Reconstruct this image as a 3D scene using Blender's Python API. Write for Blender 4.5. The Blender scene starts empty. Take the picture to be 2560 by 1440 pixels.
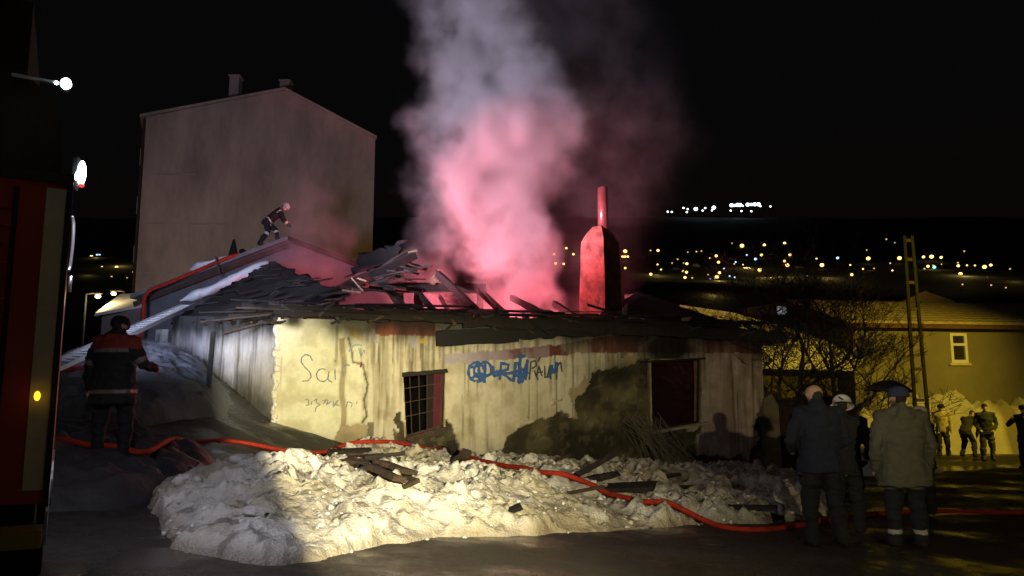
import bpy, bmesh, math, random
import numpy as np
from mathutils import Vector, Matrix
random.seed(7); RNG = np.random.default_rng(7)
R = math.radians
scene = bpy.context.scene
C = scene.collection

# ------------------------------------------------------------------ camera
F_PX = 2000.0; PITCH = R(8.0); CAM_Z = 1.58
cd = bpy.data.cameras.new('camera'); cam = bpy.data.objects.new('camera', cd); C.objects.link(cam)
cam.location = (0, 0, CAM_Z); cam.rotation_euler = (R(90) + PITCH, 0, 0)
cd.sensor_width = 36.0; cd.lens = 36.0 * F_PX / 2560.0; cd.clip_start = 0.05; cd.clip_end = 3000
scene.camera = cam

# ------------------------------------------------------------------ world, moon, exposure
w = bpy.data.worlds.new('World'); scene.world = w; w.use_nodes = True
nt = w.node_tree; nt.nodes.clear()
sky = nt.nodes.new('ShaderNodeTexSky'); sky.sky_type = 'NISHITA'; sky.sun_disc = False
sky.sun_elevation = R(-2.6); sky.sun_rotation = R(200)
bg = nt.nodes.new('ShaderNodeBackground'); bg.inputs['Strength'].default_value = 0.022
wo = nt.nodes.new('ShaderNodeOutputWorld')
nt.links.new(sky.outputs[0], bg.inputs[0]); nt.links.new(bg.outputs[0], wo.inputs[0])
sd = bpy.data.lights.new('moon', 'SUN'); sd.energy = 0.006; sd.angle = R(0.5); sd.color = (0.8, 0.88, 1.0)
so = bpy.data.objects.new('moon', sd); C.objects.link(so); so.rotation_euler = (R(50), 0, R(200))
scene.view_settings.view_transform = 'Standard'; scene.view_settings.look = 'None'
scene.view_settings.exposure = 0.0; scene.view_settings.gamma = 1.0
scene.view_settings.use_curve_mapping = False
cy = scene.cycles
cy.use_denoising = True; cy.max_bounces = 5; cy.diffuse_bounces = 2; cy.glossy_bounces = 2
cy.volume_bounces = 1; cy.transparent_max_bounces = 6; cy.sample_clamp_indirect = 2.0
cy.volume_max_steps = 128; cy.volume_step_rate = 1.0
cy.caustics_reflective = False; cy.caustics_refractive = False

# lamp settings (the lamps themselves are built further down, each in its own fitting, some unseen and assumed)
POW = dict(flood=23500, truck_white=180, truck_front=5200, truck_high=22000, red=34000, fire=4200, street_left=190,
           assumed_street_right=3600, fill_near=140)

# ------------------------------------------------------------------ pixel -> world helpers
CP, SP = math.cos(PITCH), math.sin(PITCH)
def ray(u, v):
    a = (u - 1280) / F_PX; b = (720 - v) / F_PX
    return Vector((a, CP - SP * b, SP + CP * b))
def P(u, v, t):
    return Vector((0, 0, CAM_Z)) + ray(u, v) * t
def pix(p):                                   # world arrays -> pixel
    x, y, z = p[..., 0], p[..., 1], p[..., 2] - CAM_Z
    t = y * CP + z * SP; b = (-y * SP + z * CP) / t
    return 1280 + F_PX * x / t, 720 - F_PX * b

# ------------------------------------------------------------------ numpy noise
def _h(i, j, k, s):
    n = (i * 374761393 + j * 668265263 + k * 2147483647 + s * 1274126177) & 0xffffffff
    n = ((n ^ (n >> 13)) * 1274126177) & 0xffffffff
    return ((n ^ (n >> 16)) & 0xffff) / 65535.0
def vnoise(x, y, z=0.0, s=0):
    x = np.asarray(x, float); y = np.asarray(y, float); z = np.asarray(z, float) + 0 * x
    i, j, k = np.floor(x).astype(np.int64), np.floor(y).astype(np.int64), np.floor(z).astype(np.int64)
    f, g, h = x - i, y - j, z - k
    f, g, h = f*f*(3-2*f), g*g*(3-2*g), h*h*(3-2*h)
    r = 0
    for a in (0, 1):
        for b in (0, 1):
            for c in (0, 1):
                r = r + _h(i+a, j+b, k+c, s) * (f if a else 1-f) * (g if b else 1-g) * (h if c else 1-h)
    return r
def fbm(x, y, z=0.0, o=4, s=0):
    r, a, t = 0, 0.5, 0
    for q in range(o):
        r = r + a * vnoise(np.asarray(x) * 2**q, np.asarray(y) * 2**q, np.asarray(z) * 2**q, s + q); t += a; a *= .5
    return r / t
def billow(x, y, o=4, s=0):
    r, a, t = 0, 0.5, 0
    for q in range(o):
        r = r + a * np.abs(2 * vnoise(x * 2**q + 13*q, y * 2**q - 7*q, 0, s + q) - 1); t += a; a *= .55
    return 1 - r / t
def worley(x, y, s=0, jit=.9):
    x = np.asarray(x, float); y = np.asarray(y, float); i, j = np.floor(x).astype(np.int64), np.floor(y).astype(np.int64); d = np.full(x.shape, 9.)
    for a in (-1, 0, 1):
        for b in (-1, 0, 1):
            px = i + a + .5 + jit*(_h(i+a, j+b, 1, s) - .5); py = j + b + .5 + jit*(_h(i+a, j+b, 2, s) - .5); k = .75 + .6*_h(i+a, j+b, 3, s)
            d = np.minimum(d, np.hypot(x - px, y - py)*k)
    return d
def lumps(x, y, s=0): return np.sqrt(np.maximum(0, 1 - np.minimum(worley(x, y, s)*1.35, 1)**2))
def sm(a, b, x):
    t = np.clip((np.asarray(x, float) - a) / (b - a), 0, 1); return t*t*(3-2*t)
def inpoly(x, y, poly):
    x = np.asarray(x); y = np.asarray(y); r = np.zeros(x.shape, bool); n = len(poly)
    for i in range(n):
        x1, y1 = poly[i]; x2, y2 = poly[(i+1) % n]
        if y1 == y2: continue
        r ^= ((y1 > y) != (y2 > y)) & (x < (x2-x1)*(y-y1)/(y2-y1)+x1)
    return r
def dist_seg(x, y, x1, y1, x2, y2):
    dx, dy = x2-x1, y2-y1; L = dx*dx+dy*dy+1e-12
    t = np.clip(((x-x1)*dx+(y-y1)*dy)/L, 0, 1)
    return np.hypot(x-x1-t*dx, y-y1-t*dy)
def dist_poly(x, y, poly, closed=True):
    d = np.full(np.shape(x), 1e9); n = len(poly)
    for i in range(n if closed else n-1):
        a, b = poly[i], poly[(i+1) % n]
        d = np.minimum(d, dist_seg(x, y, a[0], a[1], b[0], b[1]))
    return d

# ------------------------------------------------------------------ materials
MATS = {}
def mat(name, col=(.5,.5,.5), rough=.7, metal=0., var=.25, scale=4., bump=.0, bscale=20., emit=None, estr=0., spec=.4, vcol=False, col2=None, sample=True, stretch=None):
    if name in MATS: return MATS[name]
    m = bpy.data.materials.new(name); m.use_nodes = True; n = m.node_tree; N, L = n.nodes, n.links
    b = N['Principled BSDF']
    b.inputs['Roughness'].default_value = rough; b.inputs['Metallic'].default_value = metal
    b.inputs['Specular IOR Level'].default_value = spec
    tc = N.new('ShaderNodeTexCoord'); vec = tc.outputs['Object']
    if stretch:
        mp = N.new('ShaderNodeMapping'); mp.inputs['Scale'].default_value = stretch
        L.new(vec, mp.inputs[0]); vec = mp.outputs[0]
    nz = N.new('ShaderNodeTexNoise'); nz.inputs['Scale'].default_value = scale; nz.inputs['Detail'].default_value = 6
    nz.inputs['Roughness'].default_value = .65
    L.new(vec, nz.inputs['Vector'])
    rp = N.new('ShaderNodeMapRange'); rp.inputs[1].default_value = .3; rp.inputs[2].default_value = .7
    L.new(nz.outputs[0], rp.inputs[0])
    mx = N.new('ShaderNodeMix'); mx.data_type = 'RGBA'
    L.new(rp.outputs[0], mx.inputs[0])
    if vcol:
        at = N.new('ShaderNodeAttribute'); at.attribute_name = 'Col'
        dk = N.new('ShaderNodeMix'); dk.data_type = 'RGBA'; dk.blend_type = 'MULTIPLY'; dk.inputs[0].default_value = 1
        dk.inputs[7].default_value = (1-var, 1-var, 1-var*1.1, 1)
        L.new(at.outputs['Color'], dk.inputs[6]); L.new(dk.outputs[2], mx.inputs[6]); L.new(at.outputs['Color'], mx.inputs[7])
    else:
        c2 = col2 if col2 else tuple(c * (1 - var) for c in col)
        mx.inputs[6].default_value = (*c2, 1); mx.inputs[7].default_value = (*col, 1)
    L.new(mx.outputs[2], b.inputs['Base Color'])
    rr = N.new('ShaderNodeMapRange'); rr.inputs[3].default_value = max(.04, rough - .12); rr.inputs[4].default_value = min(1, rough + .12)
    L.new(nz.outputs[0], rr.inputs[0]); L.new(rr.outputs[0], b.inputs['Roughness'])
    if bump:
        nb = N.new('ShaderNodeTexNoise'); nb.inputs['Scale'].default_value = bscale; nb.inputs['Detail'].default_value = 5
        L.new(vec, nb.inputs['Vector'])
        bp = N.new('ShaderNodeBump'); bp.inputs['Strength'].default_value = bump; bp.inputs['Distance'].default_value = .03
        L.new(nb.outputs[0], bp.inputs['Height']); L.new(bp.outputs[0], b.inputs['Normal'])
    if emit:
        b.inputs['Emission Color'].default_value = (*emit, 1); b.inputs['Emission Strength'].default_value = estr
        if not sample: m.cycles.emission_sampling = 'NONE'
    MATS[name] = m; return m
M_wall = mat('plaster_wall', vcol=True, rough=.9, var=.16, scale=9, bump=.35, bscale=35, spec=.15)
M_snow = mat('dirty_snow', vcol=True, rough=.7, var=.22, scale=16, bump=.9, bscale=38, spec=.3)
M_ground = mat('wet_asphalt', vcol=True, rough=.62, var=.45, scale=14, bump=.6, bscale=45, spec=.35)
_gb = M_ground.node_tree; _N, _L = _gb.nodes, _gb.links; _b = _N['Principled BSDF']
_t = _N.new('ShaderNodeTexCoord'); _n1 = _N.new('ShaderNodeTexNoise'); _n1.inputs['Scale'].default_value = .55; _n1.inputs['Detail'].default_value = 6; _n1.inputs['Roughness'].default_value = .62
_L.new(_t.outputs['Object'], _n1.inputs['Vector']); _r = _N.new('ShaderNodeMapRange'); _r.inputs[1].default_value = .46; _r.inputs[2].default_value = .60; _r.inputs[3].default_value = .72; _r.inputs[4].default_value = .16
_L.new(_n1.outputs[0], _r.inputs[0]); _L.new(_r.outputs[0], _b.inputs['Roughness'])
_r2 = _N.new('ShaderNodeMapRange'); _r2.inputs[1].default_value = .48; _r2.inputs[2].default_value = .60; _r2.inputs[3].default_value = .7; _r2.inputs[4].default_value = .12
_L.new(_n1.outputs[0], _r2.inputs[0]); _L.new(_r2.outputs[0], [x for x in _N if x.type == 'BUMP'][0].inputs['Strength'])
M_char = mat('charred_timber', (.024,.018,.015), .85, var=.6, scale=7, bump=.6, bscale=25, stretch=(1,1,1))
M_charl = mat('scorched_timber', (.075,.048,.032), .85, var=.65, scale=6, bump=.5, bscale=25)
M_wood = mat('pale_broken_timber', (.17,.105,.06), .8, var=.5, scale=6, bump=.4, bscale=25)
M_tile = mat('sooty_roof_covering', (.055,.05,.046), .8, var=.5, scale=3, bump=.6, bscale=18)
M_roofsnow = mat('roof_snow', (.78,.8,.84), .7, var=.2, scale=5, bump=.4, bscale=18)
M_inside = mat('sooty_inner_wall', (.016,.012,.01), .9, var=.7, scale=2.5, bump=.3)
M_black = mat('soot_and_flat_black', (.012,.011,.01), .9, var=.4)
M_iron = mat('rusty_iron', (.10,.07,.055), .7, .5, var=.4, scale=15)
M_steel = mat('galvanised_steel', (.55,.57,.6), .35, .9, var=.2, scale=8)
M_alu = mat('aluminium', (.75,.78,.8), .35, .6, var=.15, scale=8)
M_chim = mat('chimney_render', (.30,.125,.095), .85, var=.8, scale=3.0, bump=.6, bscale=14)
M_pipe = mat('stove_pipe_metal', (.36,.13,.12), .32, .6, var=.45, scale=6)
M_hose = mat('red_fire_hose', (.50,.04,.018), .8, var=.55, scale=11, bump=.35, bscale=90, spec=.2)
M_blue = mat('blue_spray_paint', (.03,.11,.34), .7, var=.35, scale=8)
M_pen = mat('grey_blue_marker', (.24,.26,.29), .8, var=.4, scale=9)
M_dark = mat('dark_marker', (.07,.07,.09), .8, var=.3, scale=9)

# ------------------------------------------------------------------ object helpers
def meshobj(name, verts, faces, mats, parent=None, smooth=False, fmat=None, col=None):
    me = bpy.data.meshes.new(name)
    me.from_pydata([tuple(v) for v in verts] if not isinstance(verts, np.ndarray) else verts.tolist(), [], faces if not isinstance(faces, np.ndarray) else faces.tolist())
    for m in (mats if isinstance(mats, (list, tuple)) else [mats]): me.materials.append(m)
    if fmat is not None: me.polygons.foreach_set('material_index', np.asarray(fmat, np.int32))
    if smooth: me.polygons.foreach_set('use_smooth', np.ones(len(me.polygons), bool))
    if col is not None:
        a = me.color_attributes.new('Col', 'FLOAT_COLOR', 'POINT')
        c = np.ones((len(col), 4)); c[:, :3] = col; a.data.foreach_set('color', c.ravel())
    me.update()
    o = bpy.data.objects.new(name, me); C.objects.link(o); adopt(o, parent); return o
def adopt(o, parent):
    if parent is None: return
    o.parent = parent
    if parent.parent is None:
        o.matrix_parent_inverse = (Matrix.Translation(parent.location) @ parent.rotation_euler.to_matrix().to_4x4()).inverted()
def thing(name, label, cat, loc, group=None):
    o = bpy.data.objects.new(name, None); C.objects.link(o); o.location = loc; o.empty_display_size = .2
    return tag(o, label, cat, group)
def tag(o, label, cat, group=None, kind=None):
    if label: o['label'] = label
    if cat: o['category'] = cat
    if group: o['group'] = group
    if kind: o['kind'] = kind
    return o
class MB:
    def __init__(s): s.v, s.f, s.m = [], [], []
    def add(s, vs, fs, mi=0):
        b = len(s.v); s.v += [Vector(x) for x in vs]; s.f += [tuple(i + b for i in f) for f in fs]; s.m += [mi] * len(fs); return s
    def box(s, lo, hi, T=None, mi=0):
        pts = [Vector((x, y, z)) for z in (lo[2], hi[2]) for y in (lo[1], hi[1]) for x in (lo[0], hi[0])]
        if T: pts = [T(p) for p in pts]
        return s.add(pts, [(0,2,3,1),(4,5,7,6),(0,1,5,4),(2,6,7,3),(0,4,6,2),(1,3,7,5)], mi)
    def beam(s, a, b, wd, ht, roll=0., seg=1, jit=0., taper=1., mi=0):
        a, b = Vector(a), Vector(b); d = (b - a).normalized()
        up = Vector((0,0,1)) if abs(d.z) < .95 else Vector((0,1,0))
        x = d.cross(up).normalized(); y = x.cross(d).normalized()
        c, q = math.cos(roll), math.sin(roll); x, y = x*c + y*q, y*c - x*q
        vs, fs = [], []
        for i in range(seg + 1):
            t = i / seg; p = a.lerp(b, t); k = 1 + (taper - 1) * t
            for sx, sy in ((-1,-1),(1,-1),(1,1),(-1,1)):
                e = 1 + random.uniform(-jit, jit)
                vs.append(p + x*sx*wd*.5*k*e + y*sy*ht*.5*k*(1 + random.uniform(-jit, jit)) + d*random.uniform(-jit, jit)*wd*(1 if i in (0, seg) else .2))
        for i in range(seg):
            for k in range(4):
                o = i*4; fs.append((o+k, o+(k+1) % 4, o+4+(k+1) % 4, o+4+k))
        fs += [(3,2,1,0), tuple(seg*4 + k for k in range(4))]
        return s.add(vs, fs, mi)
    def tube(s, pts, r, n=8, mi=0, r2=None, cap=True):
        pts = [Vector(p) for p in pts]; vs, fs = [], []; m = len(pts); x = None
        for i, p in enumerate(pts):
            d = (pts[min(i+1, m-1)] - pts[max(i-1, 0)]).normalized()
            if x is None: x = d.orthogonal().normalized()
            x = (x - d * x.dot(d)).normalized(); y = d.cross(x)
            rr = (r[i] if isinstance(r, (list, tuple)) else r if r2 is None else r + (r2 - r) * i / (m-1))
            for k in range(n):
                a = 2*math.pi*k/n; vs.append(p + (x*math.cos(a) + y*math.sin(a)) * rr)
        for i in range(m-1):
            for k in range(n): fs.append((i*n+k, i*n+(k+1) % n, (i+1)*n+(k+1) % n, (i+1)*n+k))
        if cap: fs += [tuple(range(n-1, -1, -1)), tuple((m-1)*n + k for k in range(n))]
        return s.add(vs, fs, mi)
    def ball(s, c, r, nu=10, nv=7, mi=0, jit=0.):
        c = Vector(c); r = Vector(r) if not isinstance(r, (int, float)) else Vector((r, r, r)); vs, fs = [], []
        for i in range(nv + 1):
            th = math.pi * i / nv
            for k in range(nu):
                a = 2*math.pi*k/nu; e = 1 + random.uniform(-jit, jit)
                vs.append(c + Vector((r.x*math.sin(th)*math.cos(a), r.y*math.sin(th)*math.sin(a), r.z*math.cos(th))) * e)
        for i in range(nv):
            for k in range(nu): fs.append((i*nu+k, (i+1)*nu+k, (i+1)*nu+(k+1) % nu, i*nu+(k+1) % nu))
        return s.add(vs, fs, mi)
    def build(s, name, mats, parent=None, smooth=False):
        return meshobj(name, s.v, s.f, mats, parent, smooth, s.m)
def grid_faces(nx, ny, keep=None):
    i = np.arange(nx-1)[:, None] * ny + np.arange(ny-1)[None, :]
    f = np.stack([i, i+ny, i+ny+1, i+1], -1).reshape(-1, 4)
    return f if keep is None else f[keep.reshape(-1)]

# ------------------------------------------------------------------ terrain
def ground_z(x, y):
    x = np.asarray(x, float); y = np.asarray(y, float)
    z = .07 * np.clip(2 - x, 0, 9) - .05 * np.clip(x - 2, 0, 5)
    z = z + .085 * np.clip(y - 8, 0, 15) * sm(-1.5, -7, x)
    z = z + 1.0 * np.exp(-((x + 8.6)**2 / 5.0 + (y - 19.0)**2 / 8.0))         # rubble heaped against the side wall
    z = z + .45 * np.exp(-((x + 7.0)**2 / 3.0 + (y - 15.3)**2 / 5.0))
    return z * sm(60, 40, np.abs(y)) * sm(70, 40, np.abs(x))
SNOW_LOW = [(400,1345),(440,1385),(560,1404),(700,1414),(790,1407),(880,1388),(950,1370),(1100,1350),(1400,1336),(1700,1318),(2030,1300),(2110,1285)]
def on_ground(u, v, f=ground_z, t0=3.0, t1=60.0):
    d = ray(u, v); t = t0
    while t < t1:
        p = Vector((0,0,CAM_Z)) + d*t
        if p.z <= float(f(p.x, p.y)): return p
        t += .02 + t*.002
    return Vector((0,0,CAM_Z)) + d*t1

# house plan: A = near left corner, B = right corner of the front, Cc = far end of the side wall
A = Vector((-5.0, 17.0, 0)); ANG = R(16)
D = Vector((math.cos(ANG), math.sin(ANG), 0)); NF = Vector((math.sin(ANG), -math.cos(ANG), 0)); Q = -NF
LEN = 11.75; B = A + D*LEN
Cc = Vector((-8.75, 20.6, 0))
_low = [on_ground(u, v) for u, v in SNOW_LOW]
SNOW_POLY = [(p.x, p.y) for p in _low]
for s_, o_ in ((12.4,.2),(11.0,.35),(9,.3),(7,.3),(5,.3),(3,.35),(1.6,.5)):
    q = A + D*s_ + NF*o_; SNOW_POLY.append((q.x, q.y))
SNOW_POLY += [(-3.2,14.2),(-3.3,12.2),(-3.75,11.3),(-4.25,10.6),(-4.25,9.7),(-3.9,9.0)]
def snow_h(x, y, fine=True):
    x = np.asarray(x, float); y = np.asarray(y, float)
    qx, qy = x + .30*(fbm(x*1.5, y*1.5, 0, 4, 5) - .5), y + .42*(fbm(x*1.5, y*1.5, 7, 4, 6) - .5)
    ins = inpoly(qx, qy, SNOW_POLY); d = dist_poly(qx, qy, SNOW_POLY)
    d = np.where(ins, np.maximum(d, 0), -1)
    amp = .17 - .07*sm(.5, 4, x) + .20*np.exp(-((x+2.5)**2/2.2 + (y-9.7)**2/1.8)) + .10*np.exp(-((x+.6)**2/1.4 + (y-10.4)**2/2.0)) + .10*np.exp(-((x-.9)**2/2 + (y-13)**2/6)) + .06*sm(11, 16, y)
    h = amp * (1 - np.exp(-np.maximum(d, 0)/.34)) + .015
    n = billow(x*.9, y*.9, 3, 11) - .55
    h = h * (1 + .9*n)
    if fine:
        k = sm(0, .07, d)
        b2 = billow(x*2.7+3, y*2.7, 4, 21)
        wx_, wy_ = x + .12*(fbm(x*3, y*3, 0, 3, 44) - .5), y + .12*(fbm(x*3, y*3, 4, 3, 45) - .5)
        pk = sm(.40, .62, fbm(x*1.1, y*1.1, 2, 3, 46))
        crag = lambda f, q: np.abs(2*fbm(wx_*f, wy_*f, q, 2, 60 + int(f)) - 1)
        h = h + k*(.10*(b2 - .6) + (.12*lumps(wx_*2.3, wy_*2.3, 31) - .05)*(.3 + .7*pk) + (.075*lumps(wx_*5.5, wy_*5.5, 33) - .03)*(.3 + .7*pk) + .035*lumps(wx_*11, wy_*11, 35)*(.4 + .6*pk)
                   + (.12*(crag(3.1, 1.) - .22) + .10*(crag(7.3, 2.) - .22) + .06*(crag(15., 3.) - .22))*(.5 + .65*pk)
                   - .22*sm(0, 3, x)*sm(.50, .66, fbm(x*1.4 + 5, y*1.4, 3, 4, 48)))
    return np.where(ins, np.maximum(h, .006 - .05*sm(0, 2.5, x)), -.05)
def on_surf(u, v): return on_ground(u, v, surf)
_gx = np.arange(-5, 8.6, .04); _gy = np.arange(6, 21, .04); _GX, _GY = np.meshgrid(_gx, _gy, indexing='ij')
_HC = np.maximum(snow_h(_GX, _GY, False), 0); _HF = np.maximum(snow_h(_GX, _GY), 0)
def _look(T, x, y):
    i, j = (x + 5)/.04, (y - 6)/.04
    if not (0 <= i < T.shape[0]-1 and 0 <= j < T.shape[1]-1): return 0.
    a, b = int(i), int(j); f, g = i - a, j - b
    return float((T[a,b]*(1-f) + T[a+1,b]*f)*(1-g) + (T[a,b+1]*(1-f) + T[a+1,b+1]*f)*g)
def gz_s(x, y):                                  # scalar copy of ground_z
    def c1(v, lo, hi): return min(max(v, lo), hi)
    def s1(a, b, v): t = c1((v-a)/(b-a), 0, 1); return t*t*(3-2*t)
    z = .07*c1(2-x, 0, 9) - .05*c1(x-2, 0, 5) + .085*c1(y-8, 0, 15)*s1(-1.5, -7, x)
    z += 1.0*math.exp(-((x+8.6)**2/5.0 + (y-19.0)**2/8.0)) + .45*math.exp(-((x+7.0)**2/3.0 + (y-15.3)**2/5.0))
    return z*s1(60, 40, abs(y))*s1(70, 40, abs(x))
def surf(x, y): return gz_s(x, y) + _look(_HC, x, y)
def surfine(x, y): return gz_s(x, y) + _look(_HF, x, y)

# ground sheet
xs = np.concatenate([-np.geomspace(700, 21, 14), np.arange(-20, 26, .22), np.geomspace(26.5, 700, 14)])
ys = np.concatenate([-np.geomspace(200, 13, 8), np.arange(-12, 4, .6), np.arange(4, 34, .2), np.geomspace(34.5, 120, 24), np.geomspace(130, 900, 8)])
X, Y = np.meshgrid(xs, ys, indexing='ij')
Z = ground_z(X, Y)
near = sm(60, 30, np.abs(Y)) * sm(40, 22, np.abs(X))
road = sm(9.3, 8.0, Y - .05*X) * sm(-3.8, -2.2, X)
rough = near * (1 - road) * sm(.2, .9, np.where(inpoly(X, Y, SNOW_POLY), 0, dist_poly(X, Y, SNOW_POLY)))
Z = Z + rough * (.10*(fbm(X*1.1, Y*1.1, 0, 4, 3) - .5) + .16*(billow(X*.8, Y*.8, 4, 9) - .55)*sm(-1.5, -6, X)) + near*.012*(fbm(X*3, Y*3, 0, 3, 8) - .5)
asph = np.array([.075,.066,.052]); mud = np.array([.05,.045,.042]); slush = np.array([.20,.215,.24])
c = np.where(road[..., None] > .5, asph, mud)
sl = sm(.50, .62, fbm(X*.55+4, Y*.55, 0, 4, 17)) * sm(-4.5, -7, X) * sm(10.5, 13, Y)
sl = np.maximum(sl, .8*sm(.47, .55, fbm(X*1.5, Y*1.5, 0, 4, 19)) * np.exp(-((X+7.6)**2/5 + (Y-16.8)**2/14)))
c = c*(1 - sl[..., None]) + slush*sl[..., None]
c = c*(1 - .55*sm(3, 7, X))[..., None] if False else c*(1 - .72*sm(2.5, 7, X)[..., None])  # ground colour darkened toward the right to hold down the lamplight there
dirt = sm(.5, .7, fbm(X*.7, Y*.7, 0, 5, 23))[..., None]
c = c*(1 - .35*dirt)
gr = meshobj('ground', np.stack([X, Y, Z], -1).reshape(-1, 3), grid_faces(len(xs), len(ys)), M_ground, smooth=True, col=c.reshape(-1, 3))
tag(gr, 'dark wet road and trampled ground around the burnt house', 'ground', kind='structure')

# snow bank
xs = np.arange(-4.7, 8.2, .028); ys = np.arange(6.2, 20.6, .028)
X, Y = np.meshgrid(xs, ys, indexing='ij')
H = snow_h(X, Y); G = ground_z(X, Y)
X2 = X + .035*(vnoise(X*9, Y*9, 1, 51) - .5); Y2 = Y + .035*(vnoise(X*9, Y*9, 2, 52) - .5)
keep = (H[:-1,:-1] > -.04) | (H[1:,1:] > -.04) | (H[1:,:-1] > -.04) | (H[:-1,1:] > -.04)
clean = np.array([.90,.88,.83]); grey = np.array([.44,.40,.35]); brown = np.array([.26,.20,.13]); oc = np.array([.55,.48,.28])
d1 = sm(.42, .62, fbm(X*1.1, Y*1.1, 0, 5, 61)); d2 = sm(.52, .68, fbm(X*2.4, Y*2.4, 3, 5, 62)); d3 = sm(.48, .64, fbm(X*1.3+9, Y*1.3, 3, 4, 66))
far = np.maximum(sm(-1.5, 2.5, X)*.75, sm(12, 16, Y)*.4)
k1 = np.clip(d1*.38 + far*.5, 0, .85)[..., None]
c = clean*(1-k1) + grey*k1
k3 = (d3*.5)[..., None]; c = c*(1-k3) + oc*k3
k2 = (d2*(.35 + .5*far))[..., None]; c = c*(1-k2) + brown*k2
k4 = sm(.62, .72, fbm(X*6, Y*6, 1, 4, 67))[..., None]*.6; c = c*(1-k4) + np.array([.10,.085,.065])*k4
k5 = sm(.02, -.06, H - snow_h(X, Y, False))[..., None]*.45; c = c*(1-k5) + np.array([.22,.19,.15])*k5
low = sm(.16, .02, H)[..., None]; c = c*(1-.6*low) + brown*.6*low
f = grid_faces(len(xs), len(ys), keep); used = np.zeros(X.size, bool); used[f.ravel()] = True; idx = np.cumsum(used) - 1
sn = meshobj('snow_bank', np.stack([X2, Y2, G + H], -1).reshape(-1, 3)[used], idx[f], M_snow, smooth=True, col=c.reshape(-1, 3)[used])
tag(sn, 'heap of dirty ploughed snow between the road and the burnt house', 'snow', kind='structure')

def clod_mesh(mb, p, r, seed, nu=9, nv=7):
    n0 = len(mb.v); mb.ball(p, (r*random.uniform(.8,1.4), r*random.uniform(.8,1.2), r*random.uniform(.5,.9)), nu, nv, jit=.10)
    pp = Vector(p)
    for i in range(n0, len(mb.v)):
        q = mb.v[i]; k = .35 + 1.25*float(fbm(q.x*1.3/r, q.y*1.3/r, q.z*1.3/r, 2, seed)); mb.v[i] = pp + (q - pp)*k
M_clod = mat('snow_clod', (.8,.79,.76), .75, var=.35, scale=5, bump=.4, bscale=25)
mb = MB()
for i in range(1900):
    e = None
    if e is not None: x, y = e.x + random.gauss(0, .35), e.y + abs(random.gauss(0, .1)) - .03
    else: x, y = random.uniform(-4, 6), random.uniform(7.0, 14.5)
    if not inpoly(np.array(x), np.array(y), SNOW_POLY) and e is None: continue
    clod_mesh(mb, (x, y, float(surfine(x, y)) + .005), random.choice((.008, .010, .012, .016, .02, .025, .035)), i, 6, 5)
o = mb.build('snow_clods', M_clod, smooth=True); tag(o, 'small clods of snow scattered over the snow heap', 'snow', kind='stuff')
for i, (u, v, r) in enumerate([(458,1228,.10),(492,1222,.07),(590,1190,.11),(740,1180,.10),(660,1178,.09),(1500,1243,.055),(975,1118,.16),(1030,1125,.12),(880,1150,.13),(1260,1142,.14),(1470,1160,.13),(1330,1150,.10),(640,1300,.09),(520,1300,.07)]):
    p = on_surf(u, v); m2 = MB(); clod_mesh(m2, (p.x, p.y, float(surfine(p.x, p.y)) + r*.35), r, 900+i)
    tag(m2.build('snow_chunk', M_clod), 'large pale chunk of frozen snow lying on the snow heap', 'snow chunk', 'chunks of frozen snow')

# ------------------------------------------------------------------ burnt house
house = thing('burnt_house', 'single storey burnt out house with cream plaster, graffiti and collapsed charred roof', 'house', A)
def wall_grid(p0, dirv, nrm, length, zb, ztl, ztr, step, fn):
    ss = np.arange(0, length + step, step); ss[-1] = length; nz = int((max(ztl, ztr) - zb) / step) + 1
    S, T = np.meshgrid(ss, np.linspace(0, 1, nz), indexing='ij')
    Zt = ztl + (ztr - ztl) * S / length; Zw = zb + (Zt - zb) * T
    base = np.array(p0)[None, None] + S[..., None]*np.array(dirv); base[..., 2] = Zw
    U, V = pix(base)
    h, col, hole = fn(S, Zw, U, V)
    pos = base + h[..., None]*np.array(nrm)
    hc = hole[:-1,:-1] | hole[1:,1:] | hole[1:,:-1] | hole[:-1,1:]
    return pos, col, grid_faces(len(ss), nz, ~hc)
WIN1 = [(1008,938),(1112,926),(1108,1068),(1016,1094)]
WIN2 = [(1627,900),(1752,897),(1750,1056),(1630,1078)]
STONE = [[(1258,1260),(1262,1092),(1300,1066),(1370,1046),(1400,1030),(1440,1042),(1452,985),(1478,962),(1488,926),(1530,914),(1560,926),(1590,905),(1626,897),(1628,1085),(1752,1066),(1745,1138),(1800,1130),(1825,1152),(1855,1128),(1872,1160),(1888,1100),(1896,1040),(1912,1005),(1990,1000),(1990,1290)],
         [(972,1130),(980,1072),(998,1040),(1012,1036),(1014,1096),(1112,1070),(1112,1044),(1130,1060),(1142,1135)]]
MUD = [[(828,1130),(832,1078),(862,1060),(884,1062),(905,1050),(916,1066),(930,1130)], [(700,1130),(704,1085),(740,1096),(800,1090),(828,1100),(850,1130)]]
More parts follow.
